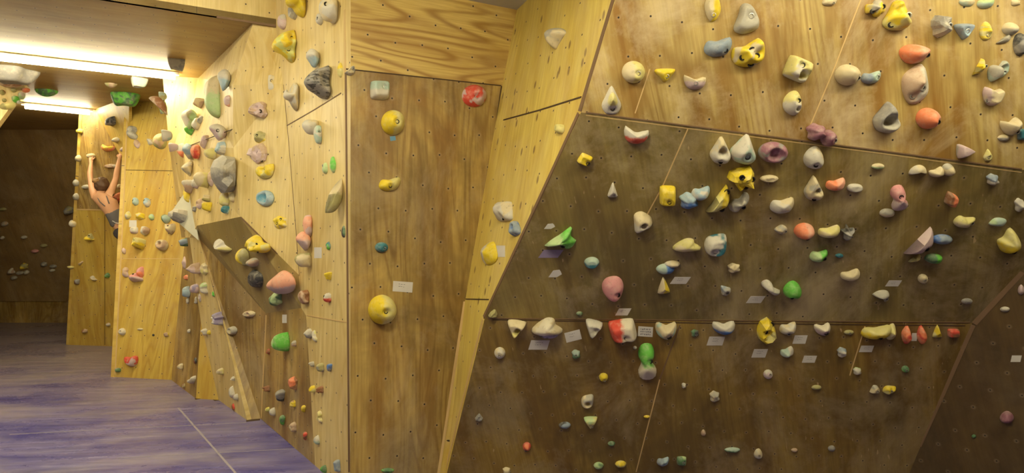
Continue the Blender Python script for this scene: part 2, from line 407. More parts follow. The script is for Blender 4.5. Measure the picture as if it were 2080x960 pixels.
add_wall('cluster_top', 'wall_box_side_top', [[v1, t0, t1], [v1, t1, t2, ], [v1, t2, v2]], M_BRIGHT, label='glowing upper side of the plywood box beside the lamp', shared_uv=True)
add_wall('cluster', 'wall_box_side', [[v2, t2, b_pt], [v2, b_pt, c_pt]], M_BRIGHT, label='side of the plywood box crowded with holds', shared_uv=True)
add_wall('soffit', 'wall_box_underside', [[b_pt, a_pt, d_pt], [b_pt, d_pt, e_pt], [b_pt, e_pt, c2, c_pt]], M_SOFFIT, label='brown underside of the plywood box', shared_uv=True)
add_wall('column', 'wall_column', [[v0, v1, v2, v3]], M_BRIGHT, label='bright column face right under the lamp end')
nb = at(376, 482, 7.25); c3 = at(385, 482, 6.75)
add_wall('column_side', 'wall_column_side', [[v0, v3, nb], [v3, v2, nb], [v2, c_pt, nb], [nb, c_pt, c2, c3]], M_BRIGHT, label='narrow bright side of the column', shared_uv=True)
f3, f4, f5, f6, f7, f8 = flo(502, 853), flo(444, 812), flo(432, 804), flo(398, 809), flo(348, 771), flo(232, 765)
r1, s1 = at(440, 600, 6.30), at(408, 655, 6.72)
add_wall('recess', 'wall_recess', [[c2, e_pt, H_b], [c2, H_b, f3 + Vector((0, 0.02, 0))]], M_PANEL, label='recessed plywood under the box', shared_uv=True)
add_wall('strut', 'wall_strut', [[c3, c2, r1], [c3, r1, s1], [s1, r1, f4], [r1, f3, f4]], M_BRIGHT, label='leaning plywood strut', shared_uv=True)
add_wall('nook', 'wall_nook', [[s1, f4, f6]], M_WARM, label='narrow warm plywood recess beside the strut', shared_uv=True)
add_wall('side_low', 'wall_side_kick', [[nb, c3, s1], [nb, s1, f6, f7]], M_PANEL, label='side plywood rising from the mat', shared_uv=True)
# wall with the cream holds
D_tl = cei(260, 208)
nD = (f8 - f7).cross(D_tl - f7).normalized()
def on_D(px, py): return hit_plane(px, py, f7, nD)
D_tr = on_D(345, 176)
add_wall('mid', 'wall_mid', [[f8, f7, on_D(378, 480), on_D(390, 300), on_D(388, 176), on_D(260, 206)]], M_WARM, label='warm plywood wall with many small holds')
back_d = Vector((-0.25, 1.0, 0)).normalized()
add_wall('mid_side', 'wall_mid_side', [[f8, f8 + back_d * 2.3, on_D(260, 206) + back_d * 1.2, on_D(260, 206)]], M_WARM)
# the wall behind the climber
A_b1, A_b2 = flo(140, 700), flo(300, 705)
A_t = cei(167, 224)
nA = (A_b2 - A_b1).cross(A_t - A_b1).normalized()
def on_A(px, py): return hit_plane(px, py, A_b1, nA)
add_wall('far', 'wall_far', [[A_b1, A_b2, on_A(310, 430), on_A(154, 424)]], M_WARM, label='lower plywood wall below the climber')
add_wall('far_top', 'wall_far_top', [[on_A(154, 424), on_A(310, 430), on_A(320, 200), on_A(168, 222)]], M_PANEL, label='plywood wall behind the climber')
add_wall('far_side', 'wall_far_side', [[A_b1, A_b1 + Vector((-0.9, 3.2, 0)), A_t + Vector((-0.9, 2.8, 0)), A_t]], M_WARM)
k1, k2, k3 = cei(193, 222), at(262, 350, 9.0), cei(262, 196)
add_wall('wedge', 'wall_wedge', [[k1, k2, k3]], M_WARM, label='sloping plywood wedge above the climber')
strip('far', [(154, 425), (250, 427)], 0.02, M_EDGE, 0.003)
strip('far', [(213, 428), (213, 700)], 0.008, M_SEAM, 0.002)
strip('mid', [(254, 345), (362, 347)], 0.008, M_SEAM, 0.002)
strip('mid', [(246, 525), (365, 525)], 0.008, M_EDGE, 0.002)
strip('mid', [(259, 215), (252, 400), (234, 760)], 0.02, M_EDGE, 0.003)
# dark back wall, overhanging, and its kick board
B1, B2 = at(-260, 655, 12.34), at(330, 655, 12.34)
kz = Vector((0, 0, 0.45))
add_wall('back_kick', 'wall_back_kick', [[B1, B2, B2 + kz, B1 + kz]], M_PANEL)
ov = Vector((0, -1.9, CEIL))
add_wall('back', 'wall_back', [[B1 + kz + Vector((0, -0.03, 0)), B2 + kz + Vector((0, -0.03, 0)), Vector((B2.x, B2.y - 1.6, CEIL)), Vector((B1.x, B1.y - 1.6, CEIL))]], M_BACK, label='dark overhanging back wall')
# wall corner coming in at the upper left
w1, w2, w3 = cei(54, 173), Vector((-10.5, 5.6, CEIL)), flo(-420, 810)
add_wall('corner', 'wall_left_corner', [[w1, w2, w3]], M_BRIGHT, thick=0.12, label='plywood corner entering at the upper left')
# seams and edges of the left group
strip('left', [(583, 255), (640, 222), (693, 189)], 0.008, M_EDGE_DARK)
strip('left', [(624, 640), (705, 654)], 0.008, M_EDGE)
strip('left', [(576, 172), (584, 260), (600, 450), (608, 560)], 0.008, M_EDGE_DARK, 0.002)
strip('left_low', [(541, 640), (531, 848)], 0.03, M_EDGE, 0.003)
strip('box', [(489, 441), (606, 557)], 0.012, M_EDGE_DARK, 0.003, face=2)
strip('cluster', [(374, 300), (473, 262)], 0.006, M_SEAM)
strip('left', [(700, 20), (706, 650), (710, 955)], 0.03, M_EDGE, 0.002, 'edge_board')
# enclosing walls outside the photograph
add_wall('w_right', 'wall_east', [[Vector((6.4, -3.1, 0)), Vector((6.4, 6.3, 0)), Vector((6.4, 6.3, 3.6)), Vector((6.4, -3.1, 3.6))]], M_PANEL)
add_wall('w_behind', 'wall_south', [[Vector((-13.9, -3.1, 0)), Vector((6.4, -3.1, 0)), Vector((6.4, -3.1, 4.3)), Vector((-13.9, -3.1, 4.3))]], M_PANEL)
add_wall('w_left', 'wall_west', [[Vector((-13.9, -3.1, 0)), Vector((-13.9, 13.9, 0)), Vector((-13.9, 13.9, 4.3)), Vector((-13.9, -3.1, 4.3))]], M_PANEL)

# ---------------------------------------------------------------- lamps
M_BOLT0 = plain('rod_steel', (0.3, 0.3, 0.3), 0.4, 0.8)
def tube(p, q, strength, label, w=0.042, z_low=None):
    p, q = Vector(p), Vector(q); d = (q - p).normalized(); s = Vector((d.y, -d.x, 0))
    root = bpy.data.objects.new('strip_light', None); C.objects.link(root); root.location = (p + q) / 2
    tag(root, label, 'ceiling light', 'fluorescent strip lights')
    Mi = Matrix.Translation(-root.location)
    def bar(name, a, b, hw, z0, z1, mat, par):
        bm = bmesh.new()
        v = [bm.verts.new(x + Vector((0, 0, z))) for z in (z0, z1) for x in (a - s * hw, a + s * hw, b + s * hw, b - s * hw)]
        for f in ((0, 1, 2, 3), (7, 6, 5, 4), (0, 4, 5, 1), (1, 5, 6, 2), (2, 6, 7, 3), (3, 7, 4, 0)): bm.faces.new([v[i] for i in f])
        bmesh.ops.recalc_face_normals(bm, faces=bm.faces); bm.transform(Mi)
        return obj(name, bm, mat, par)
    bar('housing', p - d * 0.04, q + d * 0.04, w - 0.008, 0.0, 0.03, M_PLASTER, root)
    bar('diffuser', p, q, w, -0.045 if z_low is None else z_low, 0.0, glow('tube_glow', strength), root)
    return root
names = ['long white fluorescent strip light across the ceiling at upper left', 'short distant strip light over the dark back wall',
         'strip light hanging outside the picture on the left, in front of the fascia', 'strip light above the camera in front of the right wall', 'added fill strip light, unseen, hanging above and left of the camera']
for i_, ((p, q, st), nm) in enumerate(zip(TUBES, names)):
    root_ = tube(p, q, st, nm, z_low=None if i_ < 2 else -0.10)
    if i_ >= 2:                                                    # the near lamps hang on thin rods
        P_c = 3.6 if q[0] > -1 else 4.3
        for e_ in (p, q):
            v_ = Vector(e_) - root_.location; bm = bmesh.new(); bmesh.ops.create_cone(bm, segments=8, radius1=0.008, radius2=0.008, depth=P_c - e_[2] - 0.03, cap_ends=True)
            bm.transform(Matrix.Translation(v_ + Vector((0, 0, 0.03 + (P_c - e_[2] - 0.03) / 2)))); obj('rod', bm, M_BOLT0, root_)

# dark gaps where the mat stops short of the recesses
for p_, q_ in ((f6, f5), (f5, f4), (f3, H_b)): floor_strip('mat_gap', p_ + Vector((0, -0.02, 0)), q_ + Vector((0, -0.02, 0)), 0.06, M_SEAM, 0.002)
# pale triangular volume bolted over the corner
M_PALE = plain('pale_grey_resin', (0.50, 0.50, 0.40), 0.7)
vA, vB, vC, vE = at(385, 376, 6.80), at(343, 436, 6.85), at(405, 491, 6.28), at(392, 440, 7.05)
bm = bmesh.new(); vs = [bm.verts.new(p) for p in (vA, vB, vC, vE)]
for f_ in ((0, 1, 2), (0, 1, 3), (1, 2, 3), (0, 2, 3)): bm.faces.new([vs[i] for i in f_])
bmesh.ops.recalc_face_normals(bm, faces=bm.faces)
bmesh.ops.bevel(bm, geom=bm.edges[:], offset=0.008, segments=2, affect='EDGES')
vo_ = obj('wall_volume', bm, M_PALE)
vo_.name = 'triangular_volume'; tag(vo_, 'pale grey triangular volume on the corner, carrying a silver hold', 'climbing volume')
nV = (vB - vA).cross(vC - vA).normalized(); nV = nV if nV.dot(E0 - vA) > 0 else -nV
FACES['volume'] = (vo_, [([vA, vB, vC], (vA + vB + vC) / 3, nV)])
# ---------------------------------------------------------------- climbing holds
COL = dict(
    W=(0.66, 0.60, 0.45), w=(0.56, 0.53, 0.44), c=(0.62, 0.53, 0.32), Y=(0.72, 0.55, 0.02), y=(0.62, 0.56, 0.20), o=(0.36, 0.33, 0.13),
    G=(0.13, 0.50, 0.06), g=(0.42, 0.58, 0.27), d=(0.09, 0.20, 0.09), B=(0.06, 0.16, 0.42), b=(0.32, 0.44, 0.50), s=(0.24, 0.30, 0.36), T=(0.03, 0.17, 0.21), t=(0.38, 0.50, 0.42),
    R=(0.62, 0.07, 0.04), O=(0.78, 0.23, 0.10), C=(0.74, 0.36, 0.24), P=(0.62, 0.27, 0.27), p=(0.30, 0.13, 0.17), q=(0.55, 0.42, 0.42), K=(0.05, 0.05, 0.05),
    S=(0.26, 0.25, 0.23), z=(0.40, 0.38, 0.31), N=(0.28, 0.12, 0.05), n=(0.48, 0.34, 0.23), v=(0.32, 0.28, 0.42), l=(0.62, 0.64, 0.18), u=(0.09, 0.30, 0.42))
_mats = {}
def hold_mat(tok):
    if tok in _mats: return _mats[tok]
    m, nt, bs = new_mat('resin_' + str(len(_mats))); L = nt.links
    cols, _, mode = tok.partition('@'); cs = cols.split('/')
    tc = nt.nodes.new('ShaderNodeTexCoord'); gen = tc.outputs['Generated']; ob = tc.outputs['Object']
    c1 = COL[cs[0]]; col = None
    wig = noise_n(nt, ob, 22.0, 3.0, 0.6)
    if len(cs) == 1: col = mix(nt, maprange(nt, wig, 0.3, 0.7, 0.0, 0.3), c1, tuple(x * 0.8 for x in c1))
    else:
        c2 = COL[cs[1]]; sp = nt.nodes.new('ShaderNodeSeparateXYZ'); L.new(gen, sp.inputs[0])
        if mode in ('top', 'bot', 'left', 'right', 'tip'):
            ax = {'top': 1, 'bot': 1, 'left': 0, 'right': 0, 'tip': 2}[mode]
            v = math_n(nt, 'ADD', sp.outputs[ax], math_n(nt, 'MULTIPLY', math_n(nt, 'SUBTRACT', wig, 0.5), 0.35))
            f = maprange(nt, v, 0.48, 0.60) if mode in ('top', 'right', 'tip') else maprange(nt, v, 0.52, 0.40)
        elif mode == 'core':
            cx_ = math_n(nt, 'SUBTRACT', sp.outputs[0], 0.5); cy_ = math_n(nt, 'SUBTRACT', sp.outputs[1], 0.5)
            f = maprange(nt, math_n(nt, 'ADD', math_n(nt, 'MULTIPLY', cx_, cx_), math_n(nt, 'MULTIPLY', cy_, cy_)), 0.09, 0.06)
        elif mode == 'spots':
            vo = nt.nodes.new('ShaderNodeTexVoronoi'); vo.inputs['Scale'].default_value = 17.0; vo.inputs['Randomness'].default_value = 0.75; L.new(ob, vo.inputs['Vector'])
            f = maprange(nt, vo.outputs['Distance'], 0.30, 0.25)
        elif mode == 'streak':
            f = maprange(nt, noise_n(nt, mapping(nt, ob, scale=(1, 4, 1), rot=0.5), 14.0, 2.0), 0.5, 0.56)
        else:
            f = maprange(nt, noise_n(nt, mapping(nt, ob, loc=(len(_mats) * 0.37, 0, 0)), 9.0, 2.0, 0.5, 0.4), 0.49, 0.55)
        col = mix(nt, f, c1, c2)
    # worn-in chalk
    ch = noise_n(nt, mapping(nt, ob, loc=(1.7, 3.1, 0.4)), 16.0, 5.0, 0.7)
    col = mix(nt, maprange(nt, ch, 0.48, 0.72, 0.0, 0.42), col, (0.66, 0.60, 0.46))
    dk = noise_n(nt, mapping(nt, ob, loc=(8.7, 1.1, 2.4)), 40.0, 3.0, 0.7)
    col = mix(nt, maprange(nt, dk, 0.58, 0.75, 0.0, 0.35), col, (0.10, 0.08, 0.05))
    L.new(col, bs.inputs['Base Color']); bs.inputs['Roughness'].default_value = 0.62
    bp = nt.nodes.new('ShaderNodeBump'); bp.inputs['Strength'].default_value = 0.25; bp.inputs['Distance'].default_value = 0.002
    L.new(noise_n(nt, ob, 160.0, 2.0), bp.inputs['Height']); L.new(bp.outputs[0], bs.inputs['Normal'])
    _mats[tok] = m; return m
M_BOLT = plain('bolt_steel', (0.42, 0.40, 0.36), 0.4, 0.6)
M_WELL = plain('bolt_socket', (0.015, 0.012, 0.010), 0.7)
M_PAPER = plain('paper_tag', (0.62, 0.60, 0.56), 0.8)
M_PAPER_V = plain('violet_paper_tag', (0.30, 0.25, 0.38), 0.8)
M_TAPE = plain('blue_tape', (0.12, 0.28, 0.42), 0.7)
M_INK = plain('grey_ink', (0.22, 0.21, 0.22), 0.8)

def spline(ctrl, per=7):
    out = []; k = len(ctrl)
    for i in range(k):
        p0, p1, p2, p3 = (Vector(ctrl[(i + j - 1) % k]) for j in range(4))
        for s in range(per):
            t = s / per
            out.append(0.5 * ((2 * p1) + (p2 - p0) * t + (2 * p0 - 5 * p1 + 4 * p2 - p3) * t * t + (3 * p1 - p0 - 3 * p2 + p3) * t ** 3))
    return out
SH = dict(
    oval=[(0.5 * math.cos(i * math.pi / 4), 0.5 * math.sin(i * math.pi / 4)) for i in range(8)],
    egg=[(0, .5), (.28, .34), (.46, 0), (.42, -.3), (.2, -.48), (-.2, -.48), (-.42, -.3), (-.46, 0), (-.28, .34)],
    tear=[(0, .5), (.1, .42), (.3, .12), (.47, -.18), (.3, -.45), (0, -.5), (-.3, -.45), (-.47, -.18), (-.3, .12), (-.1, .42)],
    kidney=[(-.42, .46), (-.2, .38), (0, .28), (.2, .38), (.42, .46), (.5, .15), (.36, -.28), (0, -.5), (-.36, -.28), (-.5, .15)],
    smile=[(-.45, .46), (-.3, .28), (0, .12), (.3, .24), (.44, .3), (.5, .05), (.36, -.34), (0, -.5), (-.34, -.36), (-.5, .1)],
    arch=[(-.5, -.4), (-.4, .1), (-.1, .45), (.2, .5), (.45, .2), (.5, -.35), (.3, -.15), (0, .0), (-.25, -.2)],
    tri=[(-.46, .40), (0, .46), (.46, .42), (.5, .3), (.2, -.25), (0, -.5), (-.12, -.42), (-.5, .2)],
    trip=[(.0, .5), (.1, .4), (.42, -.3), (.46, -.44), (.1, -.48), (-.4, -.46), (-.48, -.32), (-.1, .4)],
    block=[(-.42, .48), (0, .5), (.42, .46), (.5, .3), (.48, -.3), (.4, -.48), (0, -.5), (-.4, -.46), (-.5, -.3), (-.5, .32)],
    peanut=[(-.1, .5), (.28, .44), (.4, .2), (.26, -.02), (.46, -.22), (.4, -.44), (.05, -.5), (-.36, -.42), (-.46, -.2), (-.3, 0), (-.44, .22), (-.34, .42)],
    bean=[(-.5, -.1), (-.36, .3), (-.05, .3), (.2, .42), (.45, .5), (.5, .1), (.3, -.36), (-.1, -.5), (-.4, -.38)],
    banana=[(-.5, -.5), (-.2, -.36), (.1, -.1), (.26, .25), (.36, .5), (.5, .36), (.5, -.05), (.3, -.35), (0, -.5)],
    leaf=[(0, .5), (.25, .25), (.4, -.05), (.28, -.35), (0, -.5), (-.28, -.3), (-.4, 0), (-.24, .3)],
    slab=[(-.05, .5), (.2, .42), (.42, .1), (.5, -.15), (.4, -.36), (-.1, -.5), (-.42, -.44), (-.5, -.28), (-.32, .1), (-.22, .4)],
    wing=[(-.5, -.3), (-.35, .1), (0, .48), (.25, .42), (.3, .1), (.5, -.1), (.48, -.38), (.1, -.46), (-.2, -.5)],
    hook=[(-.5, .35), (-.2, .5), (.05, .3), (.18, -.02), (.5, -.15), (.48, -.42), (.2, -.5), (-.1, -.3), (-.3, -.05), (-.5, .1)],
    lump=[(-.1, .5), (.2, .38), (.46, .3), (.4, 0), (.5, -.28), (.15, -.42), (-.1, -.5), (-.4, -.35), (-.38, -.05), (-.5, .2), (-.3, .36)],
    star=[(0, .5), (.12, .22), (.5, .15), (.25, -.08), (.35, -.5), (0, -.25), (-.35, -.45), (-.28, -.05), (-.5, .2), (-.14, .22)],
    dragon=[(-.5, -.36), (-.28, -.1), (.05, .18), (.3, .44), (.42, .5), (.36, .2), (.38, .02), (.54, -.06), (.4, -.4), (.2, -.46), (.05, -.32), (-.2, -.34)],
    edge=[(-.5, -.05), (-.35, .32), (0, .5), (.35, .35), (.5, 0), (.3, -.42), (0, -.5), (-.3, -.42)],
    cow=[(-.3, .42), (-.05, .34), (.2, .5), (.42, .44), (.5, .05), (.42, -.32), (.12, -.34), (.02, -.5), (-.2, -.38), (-.22, -.1), (-.5, -.1), (-.46, .18)],
    shard=[(.05, .5), (.3, .3), (.5, -.02), (.3, -.34), (-.1, -.5), (-.5, -.42), (-.36, -.15), (-.14, .2)],
    shark=[(-.5, -.06), (-.2, .3), (.2, .47), (.5, .5), (.5, -.5), (.36, -.5), (-.1, -.3)],
    jugside=[(-.5, -.02), (-.36, .2), (-.05, .1), (.1, .42), (.34, .5), (.5, .3), (.5, -.4), (.35, -.5), (.05, -.2), (-.25, -.14)],
    cap=[(-.5, .05), (-.3, .42), (.1, .5), (.5, .44), (.5, -.44), (.2, -.5), (-.2, -.44)],
    drip=[(-.42, .3), (-.1, .5), (.3, .42), (.5, .1), (.46, -.2), (.2, -.5), (.05, -.42), (-.3, -.1), (-.5, .1)],
    gem=[(-.1, .5), (.5, .35), (.45, -.5), (-.35, -.3), (-.5, .15)],
)
def prof(kind, r):
    if kind == 'blunt': return max(0.0, 1 - r ** 4.5) ** 0.6 * (0.86 + 0.14 * (1 - r * r))
    if kind == 'dome': return max(0.0, 1 - r * r) ** 0.6
    if kind == 'flat': return min(1.0, (1 - r) / 0.34) ** 0.55
    if kind == 'cone': return (1 - r) ** 0.85 * 0.9 + 0.1 * min(1, (1 - r) / .1)
    return max(0.0, 1 - r ** 2.4) ** 0.75
GRAZE = {'left', 'left_low', 'cluster_top', 'cluster', 'column_side', 'side_low', 'strut', 'column', 'nook'}
HANG = {'ceiling'}
FACES['ceiling'] = (ceiling, [([Vector((-13, 2, CEIL)), Vector((0, 2, CEIL)), Vector((0, 13, CEIL)), Vector((-13, 13, CEIL))], Vector((-4, 7, CEIL)), Vector((0, 0, -1)))])
HOLDS = []
def find_face(wall, px, py):
    rec = FACES[wall][1]
    for cs, c, n in rec:
        h = hit_plane(px, py, c, n)
        if inside(h, cs, n): return c, n
    best = None
    for cs, c, n in rec:
        h = hit_plane(px, py, c, n)
        if h is None or h.y < 0.5: continue
        dd = (h - c).length / max(0.1, max((q - c).length for q in cs))
        if best is None or dd < best[0]: best = (dd, c, n)
    return best[1], best[2]
def frame(n):
    up = Vector((0, 0, 1)) - n * n.z
    if up.length < 0.05: up = Vector((0, 1, 0))
    up.normalize(); rt = up.cross(n).normalized()
    return rt, up

def build_hold(spec):
    wall, px, py, w, h, shape, rot, ctok, hk, feats, desc, lm = spec
    small = max(w, h) < 24
    seed = (px * 7.31 + py * 3.17) % 100
    p0, n = find_face(wall, px, py)
    rt, up = frame(n)
    q0 = hit_plane(px, py, p0, n); mpp = q0.y / F
    ctrl = [Vector((x, y)) for x, y in SH[shape]]
    ca, sa = math.cos(math.radians(rot)), math.sin(math.radians(rot))
    ctrl = [Vector((p.x * ca - p.y * sa, p.x * sa + p.y * ca)) for p in ctrl]
    ex = max(abs(p.x) for p in ctrl) * 2; ey = max(abs(p.y) for p in ctrl) * 2
    ctrl = [Vector((p.x / ex, p.y / ey)) for p in ctrl]
    outl = spline(ctrl)
    if wall in HANG:
        wm = w * mpp; Hh = h * mpp * 0.85
        poly = [Vector((p.x * wm, p.y * wm * 0.8)) for p in outl]; off = 0.5
    elif 'X' in feats:
        # seen from its side: the outline stands off the wall, +x meets the wall, thickness runs along it
        view = (q0 - E0).normalized(); cs_ = abs(view.dot(n)); sn = math.sqrt(1 - cs_ * cs_)
        hm = h * mpp * 0.97; wm = w * mpp / sn * 0.9; Hh = hk * min(hm, wm * 1.6)
        poly = [Vector((p.x * wm, p.y * hm)) for p in outl]
    elif wall in GRAZE:
        view = (q0 - E0).normalized(); cs_ = abs(view.dot(n)); sn = math.sqrt(1 - cs_ * cs_)
        hm = h * mpp * 0.95; wm = min(max(0.85 * hm, 0.5 * w * mpp), 1.6 * w * mpp)
        Hh = max(0.22 * wm, min((w * mpp - wm * cs_ * 0.9) / sn, 0.95 * wm))
        poly = [Vector((p.x * wm, p.y * hm)) for p in outl]; off = 0.45
    else:
        Hh = hk * min(w, h) * mpp; off = 0.35
        q = hit_plane(px, py, p0, n, off * Hh); poly = []
        for p in outl:
            r_ = hit_plane(px + p.x * w * 0.96, py - p.y * h * 0.96, p0, n, off * Hh) - q
            poly.append(Vector((r_.dot(rt), r_.dot(up))))
    side = 'X' in feats
    if side: cpos = hit_plane(px, py, p0, n, 0.5 * wm - 0.006)
    else: cpos = hit_plane(px, py, p0, n, off * Hh) - n * (off * Hh)
    # polar resampling about the middle
    NA = 16 if small else 36
    def radius(th):
        d = Vector((math.cos(th), math.sin(th))); best = 0.0; k = len(poly)
        for i in range(k):
            a, b = poly[i], poly[(i + 1) % k]; e = b - a
            den = d.x * e.y - d.y * e.x
            if abs(den) < 1e-12: continue
            t = (a.x * e.y - a.y * e.x) / den; u = (a.x * d.y - a.y * d.x) / den
            if t > 0 and -1e-6 <= u <= 1 + 1e-6: best = max(best, t)
        return best
    R = [max(radius(2 * math.pi * i / NA), 1e-3) for i in range(NA)]
    mn = min(max(p.x for p in poly) - min(p.x for p in poly), max(p.y for p in poly) - min(p.y for p in poly))
    xw = max(p.x for p in poly) - min(p.x for p in poly); yw = max(p.y for p in poly) - min(p.y for p in poly)
    kind = 'dome'; pits = []; bumps = []; bolts = []; shift = Vector((0, 0)); rough = 0.10; facet = False; tiny = []
    for f in feats:
        a = f[1:].split(',')
        if f in ('dome', 'flat', 'cone', 'bun'): kind = f
        elif f == 'rock': rough = 0.22 if wall in GRAZE else 0.45; facet = True; kind = 'flat'
        elif f == 'rough': rough = 0.35
        elif f == 'X': pass
        elif f[0] == 'p': u, v, r_, d_ = map(float, a); pits.append((u * xw, v * yw, r_ * mn * 0.66, d_))
        elif f[0] == 'm': u, v, r_, d_ = map(float, a); bumps.append((u * xw, v * yw, r_ * mn, d_))
        elif f[0] == 'b': u, v = map(float, a); bolts.append((u * xw, v * yw, True))
        elif f[0] == 'h': u, v = map(float, a); bolts.append((u * xw, v * yw, False))
        elif f[0] == 's': shift = Vector((float(a[0]) * xw, float(a[1]) * yw))
    if wall in GRAZE and kind != 'flat' and not side: kind = 'blunt'
    if wall in GRAZE: bolts = [(a_, b_, c_) for a_, b_, c_ in bolts]
    rb = 0.016 if mn > 0.12 else 0.0125 if mn > 0.08 else max(0.006, mn * 0.15)
    for bx, by, _ in bolts: pits.append((bx, by, rb * 1.7, 0.22))
    fq = 2.2 / max(mn, 0.02)
    def height(x, y, r):
        z = Hh * prof(kind, r)
        z *= 1 + rough * 1.6 * noise.noise(Vector((x * fq, y * fq, seed))) * (1 if r < 0.98 else 0)
        for bx, by, br, bd in bumps: z += Hh * bd * math.exp(-(((x - bx) ** 2 + (y - by) ** 2) / (br * br)) * 2.2) * min(1, (1 - r) * 4)
        for bx, by, br, bd in pits: z -= Hh * bd * math.exp(-((((x - bx) ** 2 + (y - by) ** 2) / (br * br)) ** 1.6) * 1.6) * min(1, (1 - r) * 5)
        return max(z, 0.002)
    bm = bmesh.new()
    if facet: rs = [1.0, 0.93, 0.72, 0.46, 0.2]; step = max(1, NA // 12)
    elif small: rs = [1.0, 0.985, 0.9, 0.74, 0.52, 0.27]; step = 1
    else: rs = [1.0, 0.99, 0.96, 0.90, 0.82, 0.72, 0.61, 0.5, 0.39, 0.28, 0.18, 0.09]; step = 1
    idx = list(range(0, NA, step)); ring_prev = None; base = None
    for ri, r in enumerate(rs):
        ring = []
        for i in idx:
            th = 2 * math.pi * i / NA; rr = R[i] * r
            if facet and 0 < ri: rr *= 1 + 0.10 * noise.noise(Vector((i * 1.7, ri * 2.3, seed)))
            x, y = rr * math.cos(th), rr * math.sin(th)
            z = -0.003 if ri == 0 else height(x, y, r)
            sc = z / max(Hh, 1e-4)
            ring.append(bm.verts.new((x + shift.x * sc, y + shift.y * sc, z)))
        k = len(ring)
        if ring_prev:
            for i in range(k): bm.faces.new((ring_prev[i], ring_prev[(i + 1) % k], ring[(i + 1) % k], ring[i]))
        else: base = ring
        ring_prev = ring
    zc_ = height(0, 0, 0); cv = bm.verts.new((shift.x * zc_ / max(Hh, 1e-4), shift.y * zc_ / max(Hh, 1e-4), zc_)); k = len(ring_prev)
    for i in range(k): bm.faces.new((ring_prev[i], ring_prev[(i + 1) % k], cv))
    if side:                                   # the far half mirrors the near one
        ring_prev = base; MZ = Matrix.Diagonal((1, 1, -1, 1))
        for v_ in base: v_.co.z = 0.0
        src = [f_ for f_ in bm.faces]; dup_ = bmesh.ops.duplicate(bm, geom=list(bm.verts) + list(bm.edges) + src)
        nv = [g_ for g_ in dup_['geom'] if isinstance(g_, bmesh.types.BMVert)]; nf = [g_ for g_ in dup_['geom'] if isinstance(g_, bmesh.types.BMFace)]
        for v_ in nv: v_.co.z = -v_.co.z
        bmesh.ops.reverse_faces(bm, faces=nf); bmesh.ops.remove_doubles(bm, verts=list(bm.verts), dist=0.0002)
        A_ax = -n; U_ax = up; T_ax = A_ax.cross(U_ax).normalized()
        if T_ax.dot(E0 - cpos) < 0: T_ax = -T_ax; A_ax = U_ax.cross(T_ax)
        M = Matrix((A_ax, U_ax, T_ax)).transposed().to_4x4(); M.translation = cpos
    else:
        bm.faces.new(base[::-1])
        M = Matrix((rt, up, n)).transposed().to_4x4(); M.translation = cpos
    o = obj('climbing_hold', bm, hold_mat(ctok), smooth=not facet, matrix=M)
    for bx, by, steel in bolts:
        th = math.atan2(by, bx) % (2 * math.pi); fi = th / (2 * math.pi) * NA; i0 = int(fi) % NA; R_ = R[i0] + (R[(i0 + 1) % NA] - R[i0]) * (fi - int(fi))
        r_ = min(math.hypot(bx, by) / R_, 0.95); z = height(bx, by, r_)
        sc = z / max(Hh, 1e-4)
        b2 = bmesh.new(); rows = []
        for rr, zz in ((1.0, -0.006), (1.0, 0.002), (0.74, 0.003), (0.62, -0.002), (0.55, -0.005)):
            rows.append([b2.verts.new((rb * rr * math.cos(a_ * math.pi / 6), rb * rr * math.sin(a_ * math.pi / 6), zz)) for a_ in range(12)])
        for A_, B_ in zip(rows, rows[1:]):
            for i in range(12):
                f_ = b2.faces.new((A_[i], A_[(i + 1) % 12], B_[(i + 1) % 12], B_[i])); f_.material_index = 1 if A_ is rows[3] else 0
        f_ = b2.faces.new(rows[-1]); f_.material_index = 1; b2.faces.new(rows[0][::-1])
        bo = obj('bolt' if steel else 'bolt_hole', b2, [M_BOLT if steel else M_WELL, M_WELL], o)
        bo.location = (bx + shift.x * sc, by + shift.y * sc, z + 0.001)
    return o

